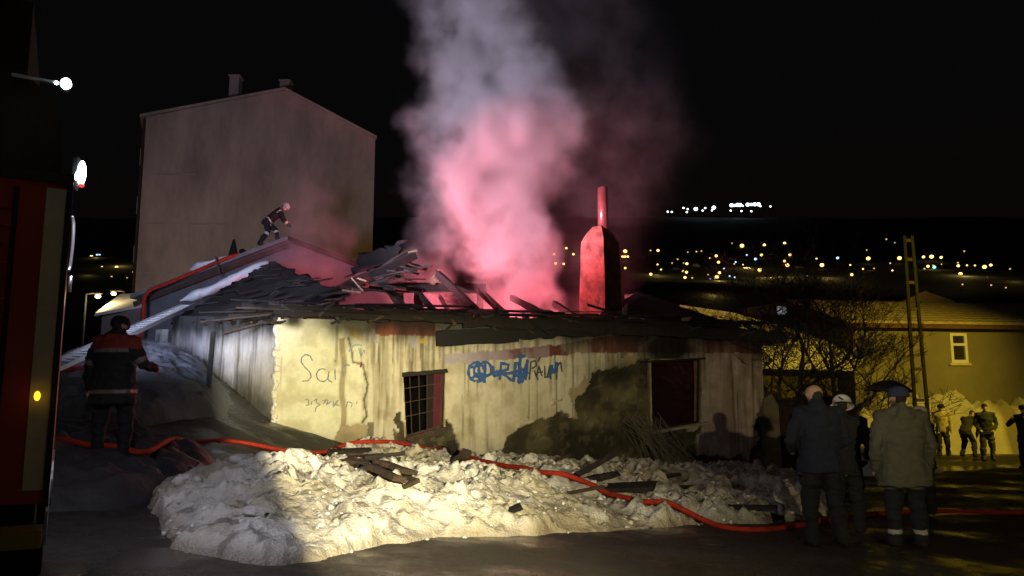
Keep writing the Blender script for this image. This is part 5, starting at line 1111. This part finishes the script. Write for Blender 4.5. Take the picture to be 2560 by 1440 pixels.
def person(label, loc, rot, H, outfit, pose=None, voxel=.011, hem=.80, bulk=1.0, flare=1.0, stripes=(), hair=True, group=None, hood=None, hat=None, helmet=None, toe=.0, rod=None, fingers=True):
    J = {k: Vector(v) for k, v in DEF.items()}
    for k, v in (pose or {}).items(): J[k] = Vector(v)
    root = thing('person', label, 'person', Vector(loc), group); sc = H/1.75
    prims = []; mb = MB(); slots = ['jacket','trousers','shoes','skin','hair','stripe','gloves','yoke']
    def cap(a, b, r1, r2, tg_, slot): capsule(mb, a, b, r1, r2); prims.append((Vector(a), Vector(b), r1, r2, tg_, slot))
    # torso of the coat as one loft from hem to collar
    up = (J['chest'] - J['hip']).normalized(); hemc = J['hip'] - (Vector((0,0,1))*.6 + up*.4)*(.93 - hem); fl = flare
    rings = [(hemc, .185*bulk*fl, .145*bulk*fl), (J['hip'].lerp(hemc,.4), .18*bulk*fl, .14*bulk*fl), (J['hip'] + up*.06, .17*bulk, .13*bulk), (J['hip'].lerp(J['chest'], .55), .172*bulk, .128*bulk), (J['chest'], .19*bulk, .132*bulk), (J['chest'].lerp(J['neck'], .55), .188*bulk, .118*bulk), (J['chest'].lerp(J['neck'], .82), .135*bulk, .095*bulk), (J['neck'] + (J['neck']-J['chest']).normalized()*.0, .075, .078)]
    loft(mb, rings)
    for i in range(len(rings)-1): prims.append((Vector(rings[i][0]), Vector(rings[i+1][0]), (rings[i][1]+rings[i][2])/2, (rings[i+1][1]+rings[i+1][2])/2, 'torso%d' % i, 'jacket'))
    for s in ('l', 'r'):
        sg = -1 if s == 'l' else 1
        cap(J['chest'].lerp(J['neck'],.55) + (J['sh_'+s]-J['chest'].lerp(J['neck'],.55))*.5, J['sh_'+s], .095*bulk**.5, .085*bulk**.5, 'shoulder', 'jacket')
        cap(J['sh_'+s], J['el_'+s], .080*bulk**.5, .064*bulk**.5, 'uarm', 'jacket'); cap(J['el_'+s], J['wr_'+s], .062*bulk**.5, .048*bulk**.5, 'farm', 'jacket')
        d = (J['wr_'+s] - J['el_'+s]).normalized(); w_ = J['wr_'+s]; side_ = d.cross(Vector((0,1,0))); side_ = side_.normalized() if side_.length > .1 else Vector((1,0,0)); pn = side_.cross(d).normalized()
        hs = 'gloves' if outfit.get('gloves') else 'skin'
        cap(w_, w_ + d*.085 + pn*0, .030, .034, 'hand', hs)
        if fingers:
            fw_ = pn*1.0
            for k, (o_, ln) in enumerate(((-.030,.062),(-.010,.074),(.010,.070),(.029,.054))):
                b0 = w_ + d*.095 + fw_*o_; k1 = b0 + d*ln*.55 - side_*sg*.008; k2 = k1 + (d*.7 - side_*sg*.7).normalized()*ln*.5
                cap(b0, k1, .0105, .0100, 'hand', hs); cap(k1, k2, .0098, .0085, 'hand', hs)
            th0 = w_ + d*.035 + fw_*.030; cap(th0, th0 + fw_*.025 + d*.03, .013, .011, 'hand', hs); cap(th0 + fw_*.025 + d*.03, th0 + fw_*.030 + d*.062, .011, .009, 'hand', hs)
        cap(J['hp_'+s], J['kn_'+s], .112, .088, 'thigh', 'trousers'); cap(J['kn_'+s], J['an_'+s], .085, .075, 'shin', 'trousers')
        an = J['an_'+s]; cap(an + Vector((0,-.03,-.03)), an + Vector((sg*.02,.15,-.045)), .048, .040, 'foot', 'shoes'); cap(an + Vector((0,0,.05)), an + Vector((0,-.02,-.03)), .055, .05, 'foot', 'shoes')
    hd_, nk = J['head'], J['neck']; hu = (hd_ - nk).normalized(); hf = Vector((0,1,0)) - hu*hu.y; hf.normalize()
    cap(nk - hu*.03, nk.lerp(hd_, .55), .058, .055, 'neck', 'skin')
    cap(hd_ + hu*.02 - hf*.015, hd_ + hu*.03 + hf*.01, .092, .088, 'head', 'skin'); cap(hd_ - hu*.055 + hf*.035, hd_ - hu*.03 + hf*.03, .055, .062, 'head', 'skin')
    cap(hd_ - hu*.085 + hf*.065, hd_ - hu*.08 + hf*.06, .026, .03, 'head', 'skin')
    cap(hd_ + hu*.005 + hf*.085, hd_ - hu*.03 + hf*.108, .011, .016, 'head', 'skin')                       # nose
    hx = hu.cross(hf).normalized()
    for sg in (-1, 1):
        cap(hd_ + hx*sg*.088 + hu*.012 - hf*.008, hd_ + hx*sg*.086 - hu*.022 - hf*.002, .014, .010, 'head', 'skin')   # ears
        cap(hd_ + hx*sg*.032 + hu*.012 + hf*.083, hd_ + hx*sg*.034 + hu*.012 + hf*.084, .011, .011, 'head', 'hair')     # eyes
    cap(hd_ - hx*.022 - hu*.055 + hf*.086, hd_ + hx*.022 - hu*.055 + hf*.086, .008, .008, 'head', 'yoke' if False else 'skin')
    if hair:
        cap(hd_ + hu*.045 - hf*.035, hd_ + hu*.055 + hf*.015, .088, .082, 'hair', 'hair'); cap(hd_ - hu*.02 - hf*.055, hd_ + hu*.03 - hf*.05, .062, .08, 'hair', 'hair')
    elif hair is None:                            # bald crown, fringe of hair
        cap(hd_ - hu*.035 - hf*.05, hd_ - hu*.015 - hf*.045, .062, .066, 'hair', 'hair')
    collar = outfit.get('collar', 0)
    if collar: cap(nk + hu*.0 - hf*.02, nk + hu*.045 - hf*.02, .088, .084, 'collar', 'jacket')
    if hood: cap(nk - hf*.085 - hu*.03, nk - hf*.07 + hu*.05, .085, .06, 'collar', 'yoke' if hood == 'yoke' else 'jacket'); cap(nk + hx*-.09 - hf*.03, nk + hx*.09 - hf*.03, .06, .06, 'collar', 'jacket'); cap(nk + hx*-.06 - hf*.10 - hu*.08, nk + hx*.06 - hf*.10 - hu*.08, .05, .05, 'collar', 'jacket')
    tmp = bpy.data.meshes.new('tmp'); tmp.from_pydata([tuple(v) for v in mb.v], [], mb.f); to = bpy.data.objects.new('tmp', tmp); C.objects.link(to)
    rm = to.modifiers.new('r', 'REMESH'); rm.mode = 'VOXEL'; rm.voxel_size = voxel; s_ = to.modifiers.new('s', 'SMOOTH'); s_.iterations = 4; s_.factor = .5
    dg = bpy.context.evaluated_depsgraph_get(); ev = to.evaluated_get(dg); me = bpy.data.meshes.new_from_object(ev); bpy.data.objects.remove(to); bpy.data.meshes.remove(tmp)
    nv = len(me.vertices); co = np.empty(nv*3); me.vertices.foreach_get('co', co); co = co.reshape(-1, 3); nr = np.empty(nv*3); me.vertices.foreach_get('normal', nr); nr = nr.reshape(-1, 3)
    best = np.full(nv, 1e9); bi = np.zeros(nv, int); bt = np.zeros(nv)
    for i, (a, b, r1, r2, tg_, sl) in enumerate(prims):
        a_, b_ = np.array(a), np.array(b); dd = b_ - a_; t = np.clip(((co - a_)@dd)/(dd@dd + 1e-9), 0, 1); dist = np.linalg.norm(co - a_ - t[:, None]*dd, axis=1) - (r1 + (r2-r1)*t)
        w_ = dist < best; best = np.where(w_, dist, best); bi = np.where(w_, i, bi); bt = np.where(w_, t, bt)
    slot = np.array([slots.index(p[5]) for p in prims])[bi]; tags = np.array([p[4] for p in prims])[bi]
    slot = np.where(np.char.startswith(tags, 'torso') & (co[:,2] < hemc.z - .035) & (slot == 0), 1, slot)
    cloth = np.isin(slot, [0, 1])
    wr_ = (fbm(co[:,0]*8, co[:,1]*8, co[:,2]*6, 3, 7) - .5)*.032 + (np.abs(2*fbm(co[:,0]*3.5 + co[:,2]*2, co[:,1]*3.5, co[:,2]*9, 3, 9) - 1) - .2)*.045
    co = co + nr*(wr_*cloth)[:, None]*min(1.0, voxel/.011 + .3)
    for tg_, lo_, hi_, sl in stripes:
        if tg_ == 'z': mm = (slot == 0) & np.char.startswith(tags, 'torso') & (co[:,2] > lo_) & (co[:,2] < hi_)
        elif tg_ == 'zall': mm = (slot == 0) & (co[:,2] > lo_) & (co[:,2] < hi_)
        elif tg_ == 'zleg': mm = np.isin(tags, ['shin','thigh']) & (co[:,2] > lo_) & (co[:,2] < hi_)
        elif tg_ == 'spine':
            ax = np.array(J['neck'] - J['hip']); q = ((co - np.array(J['hip']))@ax)/(ax@ax); mm = np.char.startswith(tags, 'torso') & (q > lo_) & (q < hi_)
        else: mm = (tags == tg_) & (bt > lo_) & (bt < hi_)
        slot = np.where(mm, slots.index(sl), slot)
    lv_ = np.empty(len(me.loops), np.int32); me.loops.foreach_get('vertex_index', lv_); ls = np.empty(len(me.polygons), np.int32); me.polygons.foreach_get('loop_start', ls)
    me.vertices.foreach_set('co', co.ravel())
    for k in slots:
        cc_ = outfit.get(k, {'skin': None, 'hair': (.02,.016,.014), 'shoes': (.015,.014,.013), 'stripe': (.6,.58,.5), 'gloves': (.05,.04,.03), 'yoke': (.3,.05,.02)}.get(k, (.05,.05,.05)))
        me.materials.append(SKIN if cc_ is None else mat('cloth_%.3f_%.3f_%.3f_%s' % (*cc_, 'p' if k == 'stripe' else 'c'), cc_, .88 if k != 'stripe' else .5, var=.3, scale=12, bump=.3, bscale=50))
    me.polygons.foreach_set('material_index', slot[lv_[ls]].astype(np.int32)); me.polygons.foreach_set('use_smooth', np.ones(len(me.polygons), bool)); me.update()
    Mx = Matrix.Translation(Vector(loc)) @ Matrix.Rotation(rot, 4, 'Z') @ Matrix.Scale(sc, 4)
    me.transform(Mx); me.name = 'body'; bo = bpy.data.objects.new('body', me); C.objects.link(bo); adopt(bo, root)
    def wpt(p): return Mx @ Vector(p)
    hr = Matrix.Rotation(rot, 3, 'Z')
    def headgear(name, rows, m, extra=None):
        vs, fs = [], []; n = 20
        for (uo, rx, ry, fo) in rows:
            for k in range(n): a = 2*math.pi*k/n; vs.append(wpt(hd_ + hu*uo + hx*rx*math.cos(a) + hf*(ry*math.sin(a) + fo)))
        for i in range(len(rows)-1):
            for k in range(n): fs.append((i*n+k, i*n+(k+1) % n, (i+1)*n+(k+1) % n, (i+1)*n+k))
        fs.append(tuple((len(rows)-1)*n + k for k in range(n)))
        return meshobj(name, vs, fs, m, root, True)
    if helmet is not None:
        g = headgear('helmet', [(-.005,.150,.165,-.015),(.012,.138,.150,-.012),(.02,.122,.130,-.01),(.075,.118,.128,-.01),(.115,.098,.108,-.01),(.140,.065,.072,-.01),(.150,.02,.025,-.01)], helmet)
        hb = MB(); hb.beam(wpt(hd_ + hu*.035 - hf*.148 - hx*.01), wpt(hd_ + hu*.075 - hf*.135 + hx*.035), .035*sc, .012*sc); hb.build('helmet_badge', M_black, g)
    if hat is not None:
        headgear('hat', [(.005,.108,.118,-.012),(.03,.112,.122,-.012),(.075,.108,.116,-.012),(.11,.085,.092,-.012),(.128,.04,.045,-.012)], hat)
    root['_mx'] = 0; del root['_mx']
    return root, wpt, J
def feet_at(u, v, t=None, f=ground_z):
    p = on_ground(u, v, f) if t is None else P(u, v, t); p.z = float(f(p.x, p.y)); return p
WHT = mat('white_helmet', (.68,.68,.66), .35, var=.15, scale=6)
NAVY = (.012,.015,.028); BLK = (.014,.013,.013)
# the man by the truck, seen from behind
p = P(283, 1150, 9.9); 
def solve_ground(u, v, lo=6, hi=14):
    return on_ground(u, v)
hp = heap('snow_bank', MOUND, MOUND_A, 'dark icy mound under the man by the fire truck', seed=77, soft=.55, step=.07, colr=(.055,.055,.06))
MATS_dark = mat('dark_ice', (.05,.05,.055), .7, var=.5, scale=4, bump=.5, bscale=14); hp.data.materials[0] = MATS_dark
person('man in dark jacket with red shoulders and grey reflective bands, seen from behind beside truck', pl, R(-4), 1.80, dict(jacket=BLK, trousers=(.012,.012,.014), yoke=(.20,.03,.016), stripe=(.17,.14,.12), shoes=(.02,.018,.016)),
       dict(el_l=(-.31,-.02,1.13), wr_l=(-.33,.03,.86), el_r=(.35,.0,1.15), wr_r=(.37,.20,1.10), hp_l=(-.10,0,.9), kn_l=(-.15,.02,.5), an_l=(-.15,0,.09), kn_r=(.15,.06,.5), an_r=(.16,.02,.09), head=(0,.05,1.60)), hem=.66, bulk=1.42, flare=1.06,
       stripes=(('zall',1.33,1.50,'yoke'),('z',1.285,1.335,'stripe'),('z',.79,.835,'stripe'),('uarm',.78,.98,'stripe'),('farm',.0,.12,'stripe')), hood=True, hat=mat('black_hat', (.015,.014,.016), .9))
# fireman on the roof
rp = P(655, 612, 27.4)
person('fireman with white helmet and bright reflective bands bending over on the roof', rp + Vector((0,0,-.08)), R(-72), 1.82, dict(jacket=(.016,.014,.014), trousers=(.018,.018,.03), stripe=(.85,.66,.55), gloves=(.05,.04,.03)),
       dict(hip=(0,.12,.86), chest=(0,.40,1.12), neck=(0,.56,1.28), head=(0,.70,1.40), sh_l=(-.20,.50,1.24), el_l=(-.24,.66,1.0), wr_l=(-.14,.80,.84), sh_r=(.20,.50,1.24), el_r=(.24,.62,.98), wr_r=(.14,.78,.82), hp_l=(-.10,.12,.86), kn_l=(-.11,.42,.62), an_l=(-.11,.52,.22), hp_r=(.10,.10,.86), kn_r=(.12,.16,.50), an_r=(.12,-.08,.10)),
       voxel=.016, hem=.80, bulk=1.12, stripes=(('spine',-.02,.06,'stripe'),('spine',.10,.17,'stripe'),('farm',.62,.95,'stripe'),('uarm',.0,.22,'stripe'),('shin',.04,.22,'stripe')), helmet=WHT)
# two men at the roadside
p1 = feet_at(2062, 1366); t1 = 8.75
person('balding man in navy padded jacket and black trousers, back turned at the roadside', p1, R(8), 1.87, dict(jacket=(.014,.018,.036), trousers=(.010,.010,.012), hair=(.03,.025,.022), collar=1),
       dict(el_l=(-.32,.02,1.12), wr_l=(-.22,.20,1.02), el_r=(.32,.02,1.12), wr_r=(.22,.20,1.02), head=(0,.06,1.61), kn_l=(-.13,.02,.5), an_l=(-.14,-.02,.09), kn_r=(.16,.03,.5), an_r=(.20,-.04,.09)), hem=.78, bulk=1.30, flare=1.05, hair=None)
p2 = feet_at(2272, 1372)
person('man in grey olive coat and dark blue knitted cap with pale bands at the ankles', p2, R(-3), 1.88, dict(jacket=(.105,.10,.066), trousers=(.012,.013,.02), stripe=(.40,.38,.30)),
       dict(el_l=(-.30,-.03,1.10), wr_l=(-.27,.10,.86), el_r=(.31,-.02,1.10), wr_r=(.29,.10,.86), kn_l=(-.12,.02,.5), an_l=(-.13,0,.09), kn_r=(.13,.02,.5), an_r=(.14,-.02,.09)), hem=.67, bulk=1.36, flare=1.14, stripes=(('zleg',.16,.205,'stripe'),), hood=True, hat=mat('dark_blue_cap', (.035,.04,.09), .95, var=.3, scale=30, bump=.4, bscale=90))
# helmeted fireman between them with an assumed hand torch
p3 = P(2122, 1300, 10.3); p3.z = float(ground_z(p3.x, p3.y))
r3, w3, J3 = person('fireman in white helmet standing behind the navy jacket, lighting the ground with an assumed torch', p3, R(-20), 1.76, dict(jacket=BLK, trousers=BLK, stripe=(.5,.48,.25), gloves=(.03,.03,.03)),
       dict(el_r=(.30,.06,1.10), wr_r=(.26,.28,.92), head=(0,.06,1.61)), hem=.74, bulk=1.15, stripes=(('farm',.75,1.0,'stripe'),), helmet=WHT)
hw = w3(J3['wr_r'] + Vector((0,.12,-.04)))
tq = on_ground(2200, 1256); tor = thing('assumed_torch', 'small lit torch assumed in the hand of the helmeted fireman', 'torch', hw); dv = (tq - hw).normalized()
mb = MB(); mb.tube([hw - dv*.10, hw + dv*.06, hw + dv*.10], [.016,.016,.026], 10); mb.build('barrel', M_black, tor); mb = MB(); mb.tube([hw + dv*.101, hw + dv*.104], .024, 10); mb.build('lens', glow('assumed_torch_lens', (.7,.85,1), 10), tor)
light('assumed_torch_light', 'SPOT', hw + dv*.13, 30, (.45,.68,1), tor, .01, tq, 22, .6)  # assumed torch, added for the bluish patch of light on the ground
p4 = P(2318, 1280, 12.6); p4.z = float(ground_z(p4.x, p4.y))
r4, w4, J4 = person('person in dark clothes and cream hat holding an umbrella behind the grey olive coat', p4, R(30), 1.72, dict(jacket=(.03,.022,.018), trousers=BLK),
       dict(el_l=(-.34,.10,1.18), wr_l=(-.36,.24,1.36)), hem=.75, bulk=1.15, hat=mat('cream_hat', (.55,.48,.30), .9, var=.2, scale=20), voxel=.014)
um = thing('umbrella', 'open black umbrella held up behind the men at the roadside', 'umbrella', w4(J4['wr_l'] + Vector((0,.1,0))))
uc = P(2222, 972, 12.4); hb_ = w4(J4['wr_l'] + Vector((0,.10,.06))); mb = MB(); mb.tube([hb_ + Vector((0,0,-.12)), hb_.lerp(uc, .5), uc + Vector((.01,0,.16))], .009, 6); mb.build('shaft', M_iron, um)
vs = [uc + Vector((0,0,.13))]; fs = []; n = 16
for k, (rr, zz) in enumerate(((.12,.105),(.23,.06),(.32,.0),(.36,-.04))):
    for i in range(n): a = 2*math.pi*i/n; q = 1 if i % 2 == 0 else .95; vs.append(uc + Vector((rr*q*math.cos(a), rr*q*math.sin(a), zz + (0 if i % 2 == 0 else .012) + .05*math.cos(a)*-rr)))
fs += [(0, 1 + i, 1 + (i+1) % n) for i in range(n)]
for k in range(3):
    for i in range(n): fs.append((1+k*n+i, 1+(k+1)*n+i, 1+(k+1)*n+(i+1) % n, 1+k*n+(i+1) % n))
cv = meshobj('canopy', vs, fs, mat('black_nylon', (.015,.013,.012), .6), um, True); so_ = cv.modifiers.new('t', 'SOLIDIFY'); so_.thickness = .004
# far bystanders under the assumed sodium lamp
GF = 'bystanders on the snowy ground'
p5 = feet_at(2358, 1106, 26.5); person('bystander in light jacket and dark cap in front of the snow bank', p5, R(150), 1.72, dict(jacket=(.42,.36,.16), trousers=(.02,.018,.015)), voxel=.02, hem=.82, hat=mat('dark_cap', (.02,.018,.016), .9), fingers=False, group=GF)
p6 = feet_at(2420, 1116, 26.0); person('bystander in dark clothes stooping forward with hands on knees', p6, R(-60), 1.72, dict(jacket=(.03,.03,.028), trousers=(.02,.018,.015)), dict(hip=(0,-.10,.86), chest=(0,.10,1.14), neck=(0,.24,1.30), head=(0,.36,1.40), sh_l=(-.20,.18,1.26), el_l=(-.24,.24,.98), wr_l=(-.16,.30,.72), sh_r=(.20,.18,1.26), el_r=(.24,.24,.98), wr_r=(.16,.30,.72), hp_l=(-.10,-.1,.86), kn_l=(-.14,.10,.50), an_l=(-.20,-.02,.09), hp_r=(.10,-.1,.86), kn_r=(.14,.12,.50), an_r=(.22,.0,.09)), voxel=.02, fingers=False, group=GF)
p7 = feet_at(2470, 1131, 24.5); person('bystander in dark teal jacket standing upright with hands in pockets', p7, R(160), 1.74, dict(jacket=(.02,.028,.028), trousers=(.05,.04,.025)), dict(el_l=(-.30,-.04,1.12), wr_l=(-.20,.10,.95), el_r=(.30,-.04,1.12), wr_r=(.20,.10,.95)), voxel=.02, hem=.80, bulk=1.05, fingers=False, group=GF)
p8 = feet_at(2570, 1150, 21.5); person('bystander in dark green coat beside the wet road with arms raised to the face', p8, R(120), 1.72, dict(jacket=(.014,.028,.026), trousers=(.02,.02,.02)), dict(el_l=(-.38,.12,1.2), wr_l=(-.2,.26,1.36), el_r=(.38,.12,1.2), wr_r=(.2,.26,1.36)), voxel=.02, hem=.7, bulk=1.2, hat=MATS['dark_cap'], fingers=False, group=GF)

# ------------------------------------------------------------------ smoke
def smoke(name, lo, hi, comps, label, colr, aniso=.25):
    m = bpy.data.materials.new(name); m.use_nodes = True; n = m.node_tree; N, L = n.nodes, n.links; N.clear()
    out = N.new('ShaderNodeOutputMaterial'); vol = N.new('ShaderNodeVolumePrincipled'); L.new(vol.outputs[0], out.inputs['Volume'])
    vol.inputs['Color'].default_value = (*colr, 1); vol.inputs['Anisotropy'].default_value = aniso
    def M_(op, a, b=None, c_=None):
        q = N.new('ShaderNodeMath'); q.operation = op
        for i, x in enumerate((a, b, c_)):
            if x is None: continue
            if isinstance(x, (int, float)): q.inputs[i].default_value = x
            else: L.new(x, q.inputs[i])
        return q.outputs[0]
    tc = N.new('ShaderNodeTexCoord')
    def noise(sc, det, ofs=(0,0,0), rough=.55):
        mp = N.new('ShaderNodeMapping'); mp.inputs['Location'].default_value = ofs; L.new(tc.outputs['Object'], mp.inputs[0])
        q = N.new('ShaderNodeTexNoise'); q.inputs['Scale'].default_value = sc; q.inputs['Detail'].default_value = det; q.inputs['Roughness'].default_value = rough; L.new(mp.outputs[0], q.inputs['Vector']); return q
    wn = noise(.55, 3.5); vm = N.new('ShaderNodeVectorMath'); vm.operation = 'SUBTRACT'; L.new(wn.outputs[1], vm.inputs[0]); vm.inputs[1].default_value = (.5,.5,.5)
    vs_ = N.new('ShaderNodeVectorMath'); vs_.operation = 'SCALE'; L.new(vm.outputs[0], vs_.inputs[0]); vs_.inputs['Scale'].default_value = 3.3
    va = N.new('ShaderNodeVectorMath'); va.operation = 'ADD'; L.new(tc.outputs['Object'], va.inputs[0]); L.new(vs_.outputs[0], va.inputs[1])
    sx = N.new('ShaderNodeSeparateXYZ'); L.new(va.outputs[0], sx.inputs[0]); raw = N.new('ShaderNodeSeparateXYZ'); L.new(tc.outputs['Object'], raw.inputs[0])
    dn = noise(1.15, 5, (3,7,1), .6); det = N.new('ShaderNodeMapRange'); L.new(dn.outputs[0], det.inputs[0]); det.inputs[1].default_value = .38; det.inputs[2].default_value = .62; det.inputs[3].default_value = .05; det.inputs[4].default_value = 1.6
    tot = None
    for zlo, zhi, cxs, cys, rs, ds, edge in comps:
        fx = fcurve(N, L, raw.outputs[2], zlo, zhi, cxs); fy = fcurve(N, L, raw.outputs[2], zlo, zhi, cys); fr_ = fcurve(N, L, raw.outputs[2], zlo, zhi, rs); fd = fcurve(N, L, raw.outputs[2], zlo, zhi, ds)
        dx = M_('SUBTRACT', sx.outputs[0], fx); dy = M_('SUBTRACT', sx.outputs[1], fy); d = M_('DIVIDE', M_('SQRT', M_('ADD', M_('MULTIPLY', dx, dx), M_('MULTIPLY', dy, dy))), fr_)
        mr = N.new('ShaderNodeMapRange'); mr.interpolation_type = 'SMOOTHSTEP'; L.new(d, mr.inputs[0]); mr.inputs[1].default_value = 1.0; mr.inputs[2].default_value = edge; mr.inputs[3].default_value = 0; mr.inputs[4].default_value = 1
        one = M_('MULTIPLY', mr.outputs[0], fd); tot = one if tot is None else M_('ADD', tot, one)
    L.new(M_('MULTIPLY', tot, det.outputs[0]), vol.inputs['Density'])
    mb = MB(); mb.box(lo, hi); o = mb.build(name, m); tag(o, label, 'smoke', kind='stuff'); return o
def zv(v, t=21.0): return CAM_Z + t*(SP + CP*(720-v)/F_PX)
def xu(u, t=21.0): return (u-1280)/F_PX*t
Zlo, Zhi = 2.6, 14.5
main = (Zlo, Zhi, [(2.6,xu(1290)),(zv(760),xu(1288)),(zv(620),xu(1275)),(zv(520),xu(1240)),(zv(430),xu(1235)),(zv(300),xu(1268)),(zv(150),xu(1235)),(zv(0),xu(1180)),(14.5,xu(1130))],
        [(2.6,20.7),(6,20.9),(9,21.1),(14.5,21.5)],
        [(2.6,1.0),(zv(760),1.2),(zv(620),1.4),(zv(520),1.6),(zv(430),2.3),(zv(300),2.45),(zv(150),2.2),(zv(0),2.1),(14.5,2.1)],
        [(2.6,.4),(zv(760),1.1),(zv(600),2.2),(zv(400),1.8),(zv(250),1.2),(zv(120),.7),(zv(0),.5),(14.5,.35)], .40)
haze_r = (Zlo, Zhi, [(2.6,xu(1450)),(zv(600),xu(1480)),(zv(300),xu(1500)),(zv(0),xu(1420)),(14.5,xu(1400))], [(2.6,21.6),(14.5,22.5)], [(2.6,1.2),(zv(600),2.2),(zv(300),3.4),(zv(0),3.6),(14.5,3.6)], [(2.6,.06),(zv(600),.05),(zv(300),.05),(zv(0),.035),(14.5,.03)], .0)
haze_l = (Zlo, Zhi, [(2.6,xu(1080)),(zv(650),xu(1070)),(zv(500),xu(1080)),(zv(300),xu(1120)),(14.5,xu(1150))], [(2.6,21.8),(14.5,21.8)], [(2.6,1.1),(zv(600),1.2),(zv(450),1.3),(zv(300),1.3),(14.5,1.0)], [(2.6,.5),(zv(600),.45),(zv(450),.34),(zv(200),.2),(14.5,.1)], .15)
smoke('smoke', (-4.6,17.9,2.6), (7.4,25.6,14.5), [main, haze_r, haze_l], 'thick pale smoke column lit pink rising through the burnt roof', (.86,.84,.86))
t2 = 24.5
left = (3.0, 9.5, [(3,xu(640,t2)),(zv(760,t2),xu(690,t2)),(zv(650,t2),xu(770,t2)),(zv(540,t2),xu(800,t2)),(zv(440,t2),xu(745,t2)),(9.5,xu(760,t2))], [(3,23.6),(9.5,24.8)], [(3,1.3),(zv(740,t2),1.9),(zv(640,t2),1.6),(zv(540,t2),1.0),(zv(440,t2),.9),(9.5,.9)], [(3,.5),(zv(740,t2),.6),(zv(640,t2),.6),(zv(540,t2),.55),(zv(440,t2),.25),(9.5,.03)], .15)
smoke('smoke', (-9.6,21.2,3.0), (-4.61,26.4,9.5), [left], 'thin reddish smoke drifting behind the left roof slope', (.8,.72,.72))
